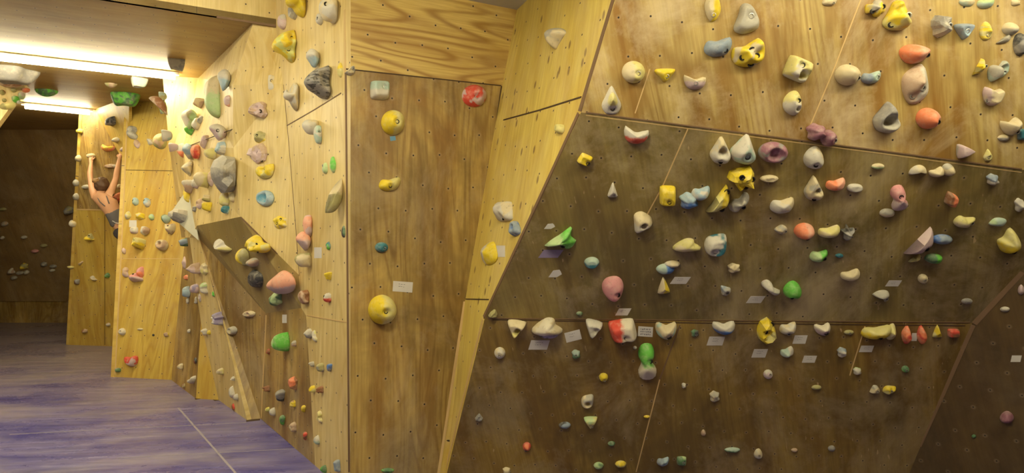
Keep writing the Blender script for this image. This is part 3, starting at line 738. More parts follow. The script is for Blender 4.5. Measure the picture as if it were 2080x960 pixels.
TABLE = '''
# ---- upper right slab
upper 1449 12 34 66 leaf -12 Y/c@left .45 flat b.0,-.3 | long yellow wedge hold leaving the top edge | the long yellow wedge
upper 1518 37 54 66 slab 0 z .40 flat b.08,.05 | large pale grey-green slab-shaped hold with central bolt | the grey-green slab hold
upper 1460 95 60 42 bean 0 s .50 bun h.25,-.2 | smooth blue-grey bean-shaped sloper | the blue-grey bean
upper 1523 108 70 66 bean 14 Y/c@patch .5 rough h-.25,-.15 h.15,-.1 h.05,-.38 h-.02,.1 m.3,.3,.3,.4 | big yellow winged hold with dark round holes | the yellow winged hold
upper 1288 146 50 48 oval 0 y/c@left .55 bun b.15,-.02 s0,-.06 | round pale yellow-green hold with a bolt | the pale yellow-green round
upper 1352 152 44 30 tri 0 Y .5 dome b.05,-.1 | small yellow triangular hold with a bolt | the small yellow triangle
upper 1413 165 48 36 smile 0 q/c@top .5 bun b-.02,-.12 | pinkish-grey smile-shaped hold | the pinkish smile hold
upper 1623 140 60 60 block -22 w/y@patch .55 flat p.1,-.22,.28,.9 h.0,.12 | white and yellow block with oval pocket | the pocketed block
upper 1613 208 42 56 egg -25 w/y@top .55 bun p.2,-.25,.2,.8 h.12,.08 | white and yellow egg hold with two holes | the two-hole egg
upper 1243 203 42 62 tear 0 w/y@tip .6 cone h.05,-.3 m0,.1,.35,.3 | white teardrop hold with yellow central ridge | the white-yellow teardrop
upper 1726 152 54 46 oval 0 c .7 bun b.3,-.15 | large cream rounded sloper with bolt | the cream sloper
upper 1771 157 42 28 bean 0 t/s@left .5 bun b.25,.05 | pale teal oblong hold | the pale teal oblong
upper 1686 3 32 18 bean 0 c .5 dome b.2,-.2 | cream hold cut by the top edge | the cream top-edge hold
upper 1780 18 42 40 cow 20 Y/z@patch .55 rough h-.25,-.15 h.25,.1 | small yellow bumpy hold with dark hole | the small yellow cow hold
upper 1827 31 58 66 slab -12 Y/y@patch .65 rough h-.25,-.3 b.25,-.02 p0,.15,.4,.6 | large yellow faceted hold with two holes | the big yellow faceted hold
upper 1864 108 66 44 egg -72 C/O@left .75 bun h.32,-.1 | large coral-orange egg-shaped sloper | the large coral egg
upper 1866 170 56 84 leaf -24 n/w@right .6 cone b.08,-.1 b-.1,-.3 | long grey-brown leaf-shaped hold with pale ridge | the grey-brown leaf hold
upper 1804 238 54 68 tear -12 S/z@bot .6 flat p.0,-.15,.45,.9 m0,-.34,.3,.3 | dark grey teardrop hold with scooped pocket | the dark grey teardrop
upper 1890 241 48 46 oval 0 O/C@right .75 bun h.25,-.15 | round orange ball-shaped hold | the orange ball
upper 1914 52 44 52 lump 10 S/z@patch .6 rock b.2,.0 | grey rocky faceted hold | the grey rock hold
upper 1960 63 38 36 tri 0 s/b@patch .5 flat b.0,-.02 | small blue-grey triangular hold | the blue-grey triangle
upper 2004 62 24 40 egg -5 Y/y@streak .5 rough b.15,-.25 | yellow ribbed hold in the upper right | the yellow ribbed hold
upper 2055 58 34 28 oval 0 c/z@bot .6 bun | cream knob next to dark edge hold | the cream knob
upper 2038 78 34 20 banana 0 z .5 dome | small greyish curved hold under the cream knob
upper 2076 90 30 50 oval 0 K/S@patch .6 bun | dark round hold cut by the right edge | the dark edge hold
upper 1988 135 32 36 banana 10 Y/y@streak .6 rough b.25,.0 | yellow banana-like ribbed hold | the yellow banana hold
upper 2031 143 42 48 hook 60 t/z@patch .6 p.15,.1,.35,.8 b.2,-.1 | grey-green folded hold | the grey-green folded hold
upper 2018 196 40 42 kidney -8 q/c@patch .5 flat b-.3,-.2 | pinkish heart-shaped hold with thin cracks | the pinkish heart hold
upper 2058 258 42 42 kidney 15 c .6 bun b.2,-.25 | cream heart-shaped hold at the far right | the cream heart hold
upper 2040 280 26 14 edge 0 z/c@top .5 dome | small greyish edge under the cream heart hold
upper 2077 273 18 24 block 0 T .5 flat | dark teal hold cut by the right edge
upper 1962 307 36 30 tri 90 q/z@patch .6 flat | small pinkish-grey wedge near the dark joint | the pinkish wedge
upper 2008 315 18 26 tear 0 y/w@patch .5 dome b0,-.2 | tiny yellow-white teardrop hold
upper 1966 3 34 20 edge 0 c/t@patch .5 dome | pale grey hold at the top edge | the pale top-edge hold
upper 2004 6 36 24 bean 5 g/t@bot .5 dome | pale green hold at the top edge
upper 2064 5 22 14 lump 0 c .5 dome | small cream hold at the top edge
upper 1660 268 40 38 lump 0 p .75 bun | mauve knobbly hold, left half of a pair | the left mauve knob
upper 1686 281 34 36 oval 0 p .8 bun b.2,-.1 | round mauve knob, right half of a pair | the right mauve knob
# ---- dark overhang
main 1293 275 54 40 smile -6 w/R@bot .5 bun | white smile-shaped hold with red patches | the red-patched smile
main 1465 306 46 58 tear -4 c/w@patch .5 flat p.05,.0,.36,1.0 h.0,-.36 | cream teardrop ring with deep hollow | the cream ring teardrop
main 1514 305 60 66 tear -14 t/w@patch .55 bun h.05,-.15 | large pale mint teardrop-shaped sloper | the mint teardrop
main 1572 311 64 44 oval 0 p/S@patch .5 flat p.05,-.02,.6,.75 m.3,.2,.2,.2 | large mauve oval dish-shaped hold | the mauve dish
main 1656 322 44 50 egg -14 w/c@patch .55 bun h.0,-.22 | off-white egg hold under the mauve knobs | the off-white egg
main 1188 325 32 28 block -28 Y .5 flat h.2,-.2 | small bright yellow square hold | the small yellow square
main 1245 387 22 32 trip 0 w .55 dome b.15,-.28 | small white cone-shaped hold | the small white cone
main 1303 456 46 50 tear 150 c/w@bot .5 bun p.1,.02,.22,.9 h.1,.0 | cream drop-shaped hold with a round hole | the cream drop hold
main 1357 399 34 42 block 0 Y .6 flat h.05,-.2 | solid yellow block with one hole | the yellow block
main 1424 394 40 30 bean 0 w/b@patch .6 bun | white rounded lobe of a blue pair | the white lobe
main 1400 409 42 36 lump 0 B/b@top .5 bun | blue rounded hold beside white lobe | the blue lobe
main 1457 404 54 58 banana 5 y/Y@right .55 flat h.35,.3 h.2,-.3 | yellow boomerang-shaped hold with brown spots | the yellow boomerang
main 1507 364 56 52 cow 0 Y .65 rock h-.15,.25 h.3,.1 h.2,-.32 | big yellow angular hold with three dark holes | the yellow cow hold
main 1502 412 44 40 hook 80 S/z@patch .6 rough h.3,-.3 | grey claw-like hold under the yellow one | the grey claw
main 1563 363 40 15 edge 0 c .6 flat | narrow cream edge hold | the narrow cream edge
main 1590 419 52 34 bean 0 w/c@patch .55 bun | off-white bean-shaped hold | the off-white bean
main 1654 383 40 52 tear -3 c/z@patch .55 flat p.12,-.02,.25,.7 h.05,-.38 | cream teardrop jug with a scoop | the cream scoop
main 1699 376 42 28 bean 5 C/O@left .6 bun | coral-orange bean-shaped hold | the coral bean
main 1737 382 34 18 edge 32 w .5 flat | thin white sloping edge hold | the thin white edge
main 1784 338 28 12 edge 0 g/c@top .6 flat | thin pale green edge hold
main 1866 347 38 22 arch 0 w/c@patch .6 bun | small white arch-shaped hold | the white arch
main 1905 351 32 24 bean 20 c .6 bun | cream tapering lobe of a double hold | the cream tapering lobe
main 1928 346 26 26 oval 0 z/c@patch .7 bun | greyish rounded lobe of a double hold
main 2018 365 26 24 lump 0 s/w@bot .6 rough | small blue-grey lumpy hold
main 1828 404 36 54 peanut 12 P/q@bot .6 bun h-.1,.15 | pink bone-shaped hold | the pink bone
main 1803 433 32 18 edge 20 z/c@bot .5 dome | greyish edge hold under the pink bone
main 1933 406 26 34 block -22 O/N@left .6 flat | orange rectangular hold | the orange block
main 2072 417 20 30 lump 0 w .6 rough | white lumpy hold cut by the right edge
main 1960 451 50 26 bean -25 y/c@patch .6 bun b.35,-.1 | pale cream bone-like hold | the cream bone
main 2028 452 38 18 leaf 115 g/t@patch .55 dome | pale green leaf-like edge
main 2053 494 46 60 bean 35 y/Y@bot .6 bun h.25,-.3 | large yellow bean sloper near the right edge | the big yellow bean
main 1137 487 72 50 dragon 0 g/G@right .6 cone h.1,-.28 m.2,.2,.3,.3 | green dragon-shaped hold with pointed tips | the green dragon hold
main 1202 534 32 22 edge -14 T/t@top .6 flat | dark teal edge hold with pale top | the dark teal edge
main 1246 590 46 54 egg 190 P .5 bun h.2,-.1 | pink rounded triangular hold | the pink rounded hold
main 1395 499 60 28 wing 0 y/c@patch .6 dome | pale yellow wing-shaped hold | the pale yellow wing
main 1456 498 50 46 leaf -40 w/T@patch .55 flat b-.1,-.2 | white shell-like hold with teal tip | the teal-tipped shell
main 1366 537 34 14 edge -3 w/c@patch .7 dome | slim white top of a blue hold
main 1352 547 40 22 edge 0 t/B@right .5 dome | pale and deep blue edge hold | the two-tone blue edge
main 1349 582 28 36 trip 5 Y/c@left .6 cone | small yellow triangular fin hold | the small yellow fin
main 1491 545 28 20 lump 0 c .55 rough | small cream lumpy crimp
main 1473 590 26 24 tear 40 s/z@patch .5 bun h.15,-.1 | small grey-blue disc hold | the grey-blue disc
main 1567 586 38 32 hook 0 w/q@patch .6 bun | white hook-shaped hold | the white hook
main 1612 591 38 36 egg -5 G .65 bun h.0,-.38 | bright green pebble hold | the bright green pebble
main 1636 472 44 34 oval 0 C/O@left .7 bun h.2,-.42 m.1,.1,.4,.15 | coral oval button-like sloper | the coral button
main 1587 467 28 20 leaf 90 c/z@patch .55 dome b.3,-.1 | small cream pointed crimp
main 1686 472 48 28 bean 8 y/c@patch .6 bun | pale yellow bone-like hold | the pale yellow bone
main 1724 473 32 34 star 10 K/S@patch .7 rough h.1,-.2 | black gnarled hold | the black gnarled hold
main 1664 521 38 26 bean -5 g/G@right .6 bun h.3,-.15 | pale green oval hold | the pale green oval
main 1705 519 18 8 edge 0 T .6 flat | tiny dark teal edge
main 1729 560 42 26 bean 12 c .6 bun | cream bean-shaped hold in the dark | the lone cream bean
main 1868 490 64 58 banana 0 q .45 bun h.32,-.25 | long bent pinkish-white hold | the bent pinkish hold
main 1915 487 46 20 edge 0 B/s@patch .7 dome | dull blue oblong edge | the dull blue edge
main 1898 526 38 20 edge 8 d/G@right .7 dome | green oblong edge hold | the green oblong
main 1857 524 30 18 banana 5 y/o@patch .6 dome | olive-yellow edge tucked under the pinkish hold
main 1876 567 22 20 oval 0 c .5 bun b0,0 | small cream disc with black bolt
main 1793 601 40 28 arch -40 z/w@bot .6 bun b.2,-.2 | curled grey-white hold | the curled grey hold
main 1003 636 24 16 trip -10 Y/o@patch .6 rock | small yellow pointed hold in the corner | the corner yellow point
main 1177 637 14 9 edge 0 d .5 dome | tiny dark green crimp
main 1965 612 24 12 edge 0 S .5 dome | faint grey edge in the dark
# ---- kick board
kick 1048 668 42 36 tri -10 c/y@bot .65 flat p.1,-.05,.25,.7 b.12,-.02 | cream triangular jug, leftmost in the seam row | the leftmost cream jug
kick 1110 667 66 38 wing 0 W/c@patch .9 bun s0,.12 | big cream hood-shaped hold with hollow underside | the cream hood
kick 1114 680 44 16 edge 5 v/K@patch .7 dome | violet-black pad tucked under the cream hood
kick 1205 668 40 38 tri -15 z/w@top .65 flat b.15,.05 | cream triangular jug with bolt in the seam row | the cream triangular jug
kick 1266 672 62 46 block 12 W/R@left .7 flat h.08,-.18 | red and white block in the seam row | the red-white block
kick 1354 673 46 38 kidney 0 c/t@patch .6 bun h.1,-.22 | cream kidney-shaped hold with a pocket | the cream kidney
kick 1412 677 18 16 lump 0 d/K@patch .6 rough b.1,-.1 | small dark green hold
kick 1472 667 50 30 kidney 4 w/B@bot .6 bun | blue and white oblong hold | the blue-white oblong
kick 1557 675 42 56 gem 25 Y/y@patch .7 rock h-.15,.1 h.2,.35 | tall yellow rocky hold in the seam row | the yellow rocky hold
kick 1602 668 36 28 bean 5 c/w@patch .6 bun b0,-.3 | off-white rounded hold right of yellow rock | the off-white round
kick 1673 670 36 28 kidney 8 q/W@top .6 bun h.1,-.15 | pinkish-white hold with a dark hole | the pinkish-white hold
kick 1725 675 22 10 edge 0 o/y@patch .6 dome b0,0 | thin olive edge
kick 1783 676 66 30 bean 0 Y/y@top .7 bun h.1,-.3 | long yellow loaf-shaped hold | the long yellow loaf
kick 1812 675 24 34 leaf -25 y/c@patch .7 cone | pale yellow leaf hold against yellow loaf
kick 1843 681 20 40 leaf -12 O/R@patch .7 bun | left of two upright orange-red bars | the left orange bar
kick 1874 681 20 42 leaf 8 R/O@patch .7 bun | right of two upright orange-red bars | the right orange bar
kick 1906 674 20 28 trip 0 y/Y@patch .6 cone | small yellow triangular hold | the yellow shark-fin hold
kick 1938 677 24 18 block 0 N/R@patch .5 flat | dim red-brown hold in the shade
kick 1015 718 24 24 oval 0 c/w@patch .55 bun b0,-.05 | small cream button with a bolt | the lone cream button
kick 1170 720 20 20 lump 0 d/t@top .5 bun b0,0 | small dark green button
kick 1315 737 40 78 peanut 5 G/W@bot .55 bun h.12,.1 | big green peanut-shaped hold | the green peanut
kick 1290 706 8 7 oval 0 w .6 dome | tiny white crimp
kick 1600 716 28 24 bean 15 t/w@right .6 rough | pale blue-white lumpy hold | the pale blue lump
kick 1711 716 20 22 lump 0 s/w@patch .6 rough | small silver-blue hold | the silver-blue hold
kick 1226 767 20 18 oval 0 Y .6 bun b.1,-.2 | small round yellow button | the yellow button
kick 1194 815 28 28 leaf -40 c/z@patch .5 flat p0,-.1,.3,.7 b0,-.1 | cream lemon-shaped ring hold | the cream lemon ring
kick 1200 858 28 24 tri 0 y/g@patch .6 flat b.05,-.2 | pale yellow triangular foothold | the pale yellow foothold
kick 1147 864 26 14 edge 0 s/K@patch .6 dome | dark blue-grey edge
kick 1070 908 18 18 oval 0 R/O@patch .6 dome b-.1,-.35 | small red button | the red button
kick 973 847 20 14 trip 0 S/K@patch .6 rock | dark pointed foothold | the dark pointed foothold
kick 1029 956 18 14 lump 0 c .6 dome | cream foothold at the bottom edge
kick 1216 946 22 14 edge 0 g/d@patch .6 dome | dull green edge at the bottom | the dull green edge
kick 1261 943 24 14 edge 0 Y/y@patch .6 dome | yellow edge at the bottom | the bottom yellow edge
kick 1242 901 16 10 edge 0 d .6 dome | tiny dull green crimp
kick 1347 938 26 18 bean 0 s/b@right .6 rough | pale blue foothold at the bottom | the pale blue foothold
kick 1385 937 20 18 block 0 d/g@patch .6 dome b.1,.0 | small green foothold
kick 1314 846 14 6 edge 0 Y .6 dome | tiny yellow crimp
kick 1389 783 10 12 lump 0 w .6 dome b0,0 | tiny white screw-on hold
kick 1452 806 22 24 lump 0 c/z@patch .5 bun b.05,-.1 | cream-brown lumpy ring | the cream-brown ring
kick 1561 761 20 20 oval 0 q/w@patch .5 bun b.1,.1 | small pinkish-white button | the pinkish-white button
kick 1429 879 10 14 egg 0 n .5 dome b0,0 | tiny brown screw-on hold
kick 1488 914 34 10 edge 0 d/t@top .7 dome | long thin dark green edge | the long green edge
kick 1541 922 18 22 egg 0 w/c@patch .5 bun b0,0 | small white ring foothold | the white ring foothold
kick 1659 787 22 10 edge 10 o/y@patch .6 dome | thin olive edge in the shade
kick 1742 754 18 16 lump 0 g/w@patch .6 dome | small green-white button
kick 1840 750 16 14 oval 0 G/d@patch .6 dome b0,0 | small dark green button in the shade
kick 1777 793 24 20 tear 120 z/c@patch .5 bun b.15,.0 | greyish ring foothold | the greyish ring foothold
kick 1808 792 28 18 leaf -60 Y/y@patch .6 rough b0,.0 | yellow leaf-shaped foothold | the yellow leaf foothold
kick 1690 911 16 12 edge 0 S .6 dome | dim dark grey foothold
kick 1614 914 14 8 edge 0 n .6 dome | tiny brownish crimp near the floor
# ---- turned wall
turn 2074 588 14 22 egg 0 n/q@patch .6 dome | dim pinkish hold at the right edge
turn 2041 628 22 11 edge 10 z/w@top .6 dome | small pale edge at the right
turn 2045 848 30 26 egg 0 p .6 bun | dim mauve rounded hold low at the right | the dim mauve hold
turn 1978 886 10 8 oval 0 d .6 dome | tiny dark hold near the floor
# ---- narrow front panel
panel 773 182 40 40 block 0 t/w@bot .55 flat b.2,.12 | pale grey-green cushion-shaped block | the pale cushion block
panel 801 247 50 54 oval 0 y/Y@left .7 bun h.02,-.05 | round yellow sloper high on the panel | the round yellow sloper
panel 966 193 52 48 oval 0 q/R@patch .5 bun b-.02,-.12 | pinkish-white round hold with red streaks | the red-streaked round
panel 793 373 46 30 bean 0 y/Y@left .65 bun h-.05,-.18 | yellow oval loaf-shaped hold | the yellow loaf
panel 776 502 28 22 oval 0 T .6 dome b.15,-.1 | small dark teal disc | the dark teal disc
panel 780 630 60 64 oval 0 y/Y@left .75 bun h-.02,.0 | big yellow ball-shaped hold | the big yellow ball
panel 713 142 26 22 shard -20 c/z@patch .6 rock b.1,.1 | small cream shard near the bright edge | the cream shard
panel 788 955 28 10 edge 0 G/d@patch .6 dome | green edge at the bottom of panel | the bottom green edge
# ---- flank
flank 1125 76 36 46 shard 170 z/c@patch .7 bun h-.25,.0 | smooth grey-cream hold | the smooth grey hold
flank 1136 261 15 20 block 0 y/o@patch .8 flat | tiny yellow-green cube hold | the yellow-green cube
flank 1021 428 32 42 block 5 w/c@patch .6 rough h-.2,.0 h.1,-.35 | white skull-like hold with dark sockets | the skull-like hold
flank 1045 463 19 32 slab 0 B/s@patch .7 flat p0,0,.3,.6 | small deep blue hold | the small blue hold
flank 989 513 32 50 leaf -20 w/Y@right .6 cone | white leaf hold with bright yellow edge | the white-yellow leaf
# ---- bright left wall
left 600 6 40 50 jugside 0 Y .5 X bun | bright yellow horn at the top edge | the yellow horn
left 594 25 20 28 lump 0 S/z@patch .6 rock | small grey rocky hold beside the yellow horn
left 666 20 36 46 cap 0 c/w@patch .6 X bun h-.25,.1 | large cream block hold at the top | the large cream block
left 648 38 16 24 egg 0 w .6 bun h0,.0 | cream knob against large cream block
left 572 43 18 32 egg 0 q/w@patch .6 bun | pinkish-white rounded hold near the fascia
left 576 90 42 58 shark 0 Y/l@patch .5 X rough flat h.25,.15 h.1,-.2 | big yellow rocky hold | the big yellow rock
left 635 118 26 38 drip 0 w/b@bot .5 X bun | white and blue cup-shaped hold | the white-blue cup
left 643 166 48 62 shark 0 S/K@streak .45 rough X flat h-.2,.0 | big dark grey rock-like volume | the dark grey rock
left 591 195 30 58 jugside 0 w/c@patch .45 X bun p-.2,.12,.3,.5 | cream jug with yellowish hollow | the cream jug
left 630 258 34 30 cap 0 w/c@patch .5 X bun | cream round knob of a double hold | the cream round knob
left 645 273 16 38 cap 0 w/t@patch .5 X bun h.0,.1 | slim cream hold beside round knob
left 690 142 13 32 leaf 0 Y/y@patch .6 cone | slim yellow hold near the corner edge | the slim yellow hold
left 659 341 13 24 egg 0 g/w@left .7 bun b-.1,.2 | small green and white hold
left 675 334 14 36 leaf 10 g/G@patch .6 cone | slim pale green blade | the pale green blade
left 675 394 42 74 banana 0 o/c@top .3 X bun | long olive-cream tube-shaped hold | the olive tube
left 624 458 18 44 cap 0 C/q@patch .5 X bun | coral pointed upper lobe
left 616 490 30 40 drip 0 q/C@top .5 X bun | pinkish-white rounded lobe | the pinkish-white lobe
left 615 528 34 28 cap 0 o/c@patch .5 X bun | olive-cream rounded knob
left 666 499 11 18 leaf 0 T/G@patch .6 dome b0,-.1 | small dark green hold
left 667 560 15 18 tri 0 Y .8 rock | small yellow faceted hold on bright wall
left 664 604 18 22 lump 0 w/R@bot .7 bun h-.1,.1 | small white hold with red base
left 697 470 9 26 egg 0 K/d@patch .7 bun | black hold on the corner edge | the black corner hold
left 616 603 20 28 cap 0 N/n@patch .5 X flat | brown block beside the underside | the brown block
left 626 677 16 22 lump 0 w/S@bot .7 rough | white and grey lump
left 638 682 12 24 hook 0 l/w@patch .7 bun | pale lime-white hooked hold
left 633 739 12 12 leaf 60 z/S@patch .7 rough b-.1,.1 | tiny grey-brown knob
left 650 746 17 20 lump 0 S/o@patch .8 bun | dark olive-grey lump | the dark olive lump
left 669 746 12 18 tri 0 B/S@patch .7 flat | small dark blue hold
left 634 790 14 16 oval 0 Y/y@patch .8 bun | yellow-green round foothold
left 650 791 15 16 lump 0 Y/N@patch .8 rough h0,-.3 | yellow foothold with dark patch
left 648 846 13 24 peanut 0 y/c@patch .7 rough | pale yellow lumpy foothold | the pale yellow lump
left 643 893 13 20 egg 0 w/t@bot .8 bun | pale white-blue foothold
left 684 946 15 28 block 15 s/b@patch .7 flat | blue-grey block by the floor | the blue-grey floor block
left 657 952 13 16 egg 0 G/d@patch .8 bun | small green foothold by the floor
# ---- wall below the box
left_low 570 694 36 40 egg -10 g/G@right .7 bun | large matt green round hold | the matt green round
left_low 597 697 10 14 lump 0 n/z@patch .7 rough | small tan foothold
left_low 544 713 8 12 egg 0 N/R@patch .7 bun | tiny dark red foothold
left_low 569 803 20 26 tri 0 S/K@patch .9 bun | dark grey cup-like foothold | the dark cup foothold
left_low 595 778 18 26 block -10 N/O@patch .7 flat | reddish brown block foothold | the reddish block
left_low 542 789 13 14 lump 0 Y/N@patch .8 rough h0,0 | yellow foothold with a dark bolt
left_low 553 836 13 18 egg 0 w/s@left .8 bun | bluish-white foothold
left_low 543 831 9 10 oval 0 l/Y@patch .8 bun | tiny lime foothold
left_low 595 820 11 16 lump 0 Y/N@patch .8 rough h0,.1 | yellow-brown foothold
left_low 616 830 10 16 tri 0 Y .8 bun | small bright yellow foothold
left_low 573 853 12 22 tri 0 G/d@patch .8 bun | small green foothold | the small green foothold
left_low 595 867 15 22 lump 0 c/n@patch .8 rough | cream knobbly foothold
left_low 619 885 10 18 tri 0 R/N@patch .8 bun | small red foothold | the small red foothold
# ---- box front
box 553 168 18 36 block 0 w/c@patch .36 flat h0,.1 | white rectangular hold | the white rectangle
box 524 221 40 38 wing -20 n/q@patch .36 rock h-.3,.25 h.1,.0 h.3,-.2 | pinkish-tan angular hold, upper of two | the upper pinkish-tan hold
box 527 278 26 26 lump 0 Y/o@patch .36 rough h.0,.1 | small yellow bumpy hold | the small yellow bumpy hold
box 521 313 36 46 cow 10 n/q@patch .36 rock h.1,.1 h.25,-.3 | pinkish-tan angular hold, lower of two | the lower pinkish-tan hold
box 537 347 34 32 bean 0 Y/y@patch .36 flat p.05,.05,.4,.6 h.0,.0 | yellow dish-shaped ring hold | the yellow dish
box 537 402 34 34 oval 0 b/u@core .36 flat p.02,.0,.62,.95 b.08,-.05 | blue round dish-shaped hold | the blue dish
box 567 451 28 28 lump 0 Y/W@patch .36 rough h-.1,-.1 h.2,.2 | yellow and white speckled knobbly hold | the speckled knob
# ---- glowing side
cluster_top 431 196 28 84 block 0 g/c@top .5 bun | long pale green upright slab hold | the long green slab
cluster_top 432 216 22 30 oval 0 G/g@patch .5 bun p0,0,.4,.4 | bright green round boss on long slab
cluster_top 454 162 26 44 drip 0 w/b@bot .5 X bun | white and blue teardrop sloper | the white-blue teardrop
cluster_top 383 242 30 42 drip 0 g/w@left .4 X flat p.0,.1,.4,.6 | green and white cupped hold | the green-white cup
cluster_top 385 260 18 26 shard 0 l/G@bot .8 cone | lime pointed hold beneath the cup
cluster_top 398 250 16 28 egg -20 w/c@patch .8 bun | cream tongue-shaped hold
cluster_top 406 242 10 18 lump 0 S/z@patch .8 rough | dark grey knob beside cream tongue
cluster_top 403 208 20 22 tri 0 c/n@patch .9 flat | tan triangular hold under the ceiling lamp | the tan triangle
cluster_top 461 205 12 24 tear 180 q/C@patch .7 bun | small pinkish drop hold
cluster_top 442 268 36 32 drip 0 w/q@patch .5 X bun h-.1,.0 | white shell-like hold | the white shell hold
cluster_top 414 287 14 30 tear 180 n/q@patch .7 flat h0,.1 | pinkish-tan drop-shaped hold | the pinkish drop
# ---- crowded side
cluster 427 311 24 26 egg 60 y/c@patch .9 bun | pale yellow rounded hold | the pale yellow round
cluster 448 300 20 30 shard 0 b/w@patch .9 rock | silver-white angular hold | the silver-white hold
cluster 396 308 16 28 cap 0 O/R@patch .6 X flat | orange-red block hold in the crowd | the orange-red block
cluster 381 307 20 32 drip 0 b/w@patch .6 X bun | grey-blue rounded hold | the grey-blue round
column_side 368 306 18 32 egg 200 w/O@bot .9 bun | white rounded hold with orange base | the orange-based white
column_side 352 298 16 20 egg 60 q/w@patch .9 bun | pinkish-white rounded hold
cluster 379 341 20 30 shark 0 c/z@patch .5 X bun | cream-grey wedge hold | the cream-grey wedge
cluster 409 364 32 30 cap 0 y/c@left .5 X bun | round yellow-cream sloper | the yellow-cream sloper
cluster 396 372 16 22 oval 0 w/q@patch .9 bun | white rounded knob
cluster 381 378 24 28 wing 180 n/w@top .8 rough | pinkish-grey crumpled hold | the crumpled hold
cluster 377 397 14 30 banana 90 Y .7 bun | yellow curved blade | the yellow curved blade
cluster 427 363 12 34 leaf 10 q/n@patch .7 bun | narrow pinkish-grey hold
cluster 452 353 42 76 cap 0 S/z@top .5 X rock | big dark grey faceted volume | the dark faceted volume
cluster 419 402 20 16 wing 0 c/o@bot .9 flat | cream-olive slab atop yellow block
cluster 420 419 20 20 block 0 Y .8 flat | bright yellow block below cream slab | the bright yellow block
cluster 404 413 12 24 leaf 0 q/n@patch .8 rough | slim pinkish hold
cluster 455 404 22 32 egg 0 c/y@patch .9 bun | cream rounded hold above box edge | the cream rounded hold
cluster 470 401 12 20 oval 0 c/y@patch .9 bun | small cream knob at box edge
cluster 457 425 28 18 edge 0 t/T@patch .9 bun | grey-teal rounded edge | the grey-teal edge
cluster 394 424 9 13 lump 0 S .9 rough | tiny dark grey knob
volume 363 436 34 32 lump 10 z/S@bot .5 rock | silver-grey folded hold on volume | the silver folded hold
column_side 373 492 26 18 edge -30 s/d@patch .8 flat | blue-grey wedge under the pale volume | the blue-grey wedge
column_side 332 217 14 28 egg 0 t/g@patch .9 bun | pale green hold at the column edge | the pale green column hold
column_side 331 195 14 18 egg 0 t/o@patch .9 bun | small grey-green hold at the column edge
column_side 321 217 30 40 banana 90 N/n@patch .25 X bun | dark brown blade-shaped hold | the dark brown blade
column_side 325 286 24 34 egg -30 o/n@patch .3 X flat | olive disc jutting from the column | the olive disc
column_side 339 275 18 24 oval 0 t/w@patch .9 bun | pale greenish-white knob
# ---- side wall and strut
side_low 374 533 10 28 leaf 15 n/q@patch .8 rough | slim pinkish hold by the warm wall
side_low 378 563 8 12 lump 0 O/N@patch .8 rough | tiny orange-brown hold
strut 396 545 24 24 wing 0 q/n@patch .9 rough | pinkish cream lumpy hold | the pinkish lumpy hold
strut 414 546 14 26 lump 0 c/y@patch .9 rough | cream-yellow lumpy hold
side_low 377 592 17 24 egg 0 b/s@patch .9 bun h-.3,-.3 | pale blue egg hold | the pale blue egg
strut 394 586 20 20 oval 0 q/v@patch .9 bun | mauve-grey rounded hold | the mauve-grey round
strut 413 585 16 24 peanut 0 g/w@patch .9 bun | pale green lumpy hold
strut 433 597 8 13 lump 0 g/G@patch .9 rough | tiny green knob
strut 405 604 6 20 leaf 10 q/w@patch .9 rough | slim pinkish-white drip-like hold
side_low 380 610 6 14 leaf 0 w .9 rough | tiny white drip-like hold
side_low 397 609 7 16 leaf 0 w/z@patch .9 rough | small white pointed hold
strut 441 647 24 28 star 0 w/v@patch .9 rough | white star-shaped hold | the white star
strut 415 674 12 16 lump 0 w/q@patch .9 rough | small white and pink lump
strut 424 675 7 10 oval 0 Y .9 bun | tiny yellow knob
strut 448 754 12 15 lump 0 c/y@patch .9 rough | cream lump low on the strut
strut 473 769 9 11 star 0 w .9 rough | tiny white star-like hold
strut 470 796 13 26 tear 0 w/q@patch .9 bun | white bud-shaped foothold | the white bud
strut 479 806 10 14 oval 0 w .9 bun | small white knob beside white bud
strut 473 826 7 16 leaf 10 N/R@patch .9 bun | tiny dark red foothold by the mat
side_low 366 744 10 14 lump 0 c/w@patch .9 rough | cream lump low on the side wall | the low cream lump
side_low 391 771 15 18 hook 90 w/q@patch .9 rough | white forked foothold
side_low 396 732 7 14 leaf 0 N/K@patch .9 rough | tiny dark brown foothold
side_low 373 783 6 10 leaf 0 N/o@patch .9 rough | tiny brown foothold by the mat
side_low 383 672 6 9 oval 0 w .9 bun | tiny white button
recess 505 637 26 13 edge 0 c/n@patch .6 flat p.1,0,.4,.7 h.15,.0 | cream oval ring hold | the cream oval ring
recess 471 671 17 18 oval 0 c/z@patch .6 flat p0,0,.4,.7 h.0,.0 | round cream ring hold | the round cream ring
# ---- underside
soffit 448 500 36 30 hook 10 w/y@bot .7 cone | white and yellow folded hold | the folded underside hold
soffit 491 525 22 38 banana 90 Y/o@right .7 bun | dark yellow curved blade | the curved blade
soffit 521 497 38 38 hook 15 Y/y@patch .7 rough h-.25,.3 h.15,.05 h.2,-.3 | yellow bumpy hold with dark holes | the bumpy underside hold
soffit 512 533 26 20 egg 70 z/n@patch .7 bun | grey-tan rounded hold
soffit 520 566 30 36 leaf 35 K .5 flat | black wedge-shaped hold | the black wedge
soffit 570 575 44 50 egg 8 C/q@bot .55 bun m-.2,.0,.3,.3 | large coral rounded hold | the large coral round
soffit 558 608 22 30 lump 0 d/g@patch .7 bun | green rounded hold under the coral one | the green underside hold
# ---- warm wall
mid 274 408 12 18 egg 10 b/t@patch .7 bun h-.1,.0 | left of two small pale blue holds | the left pale blue hold
mid 297 410 14 22 egg 25 b/w@patch .7 bun h-.1,.1 | right of two small pale blue holds | the right pale blue hold
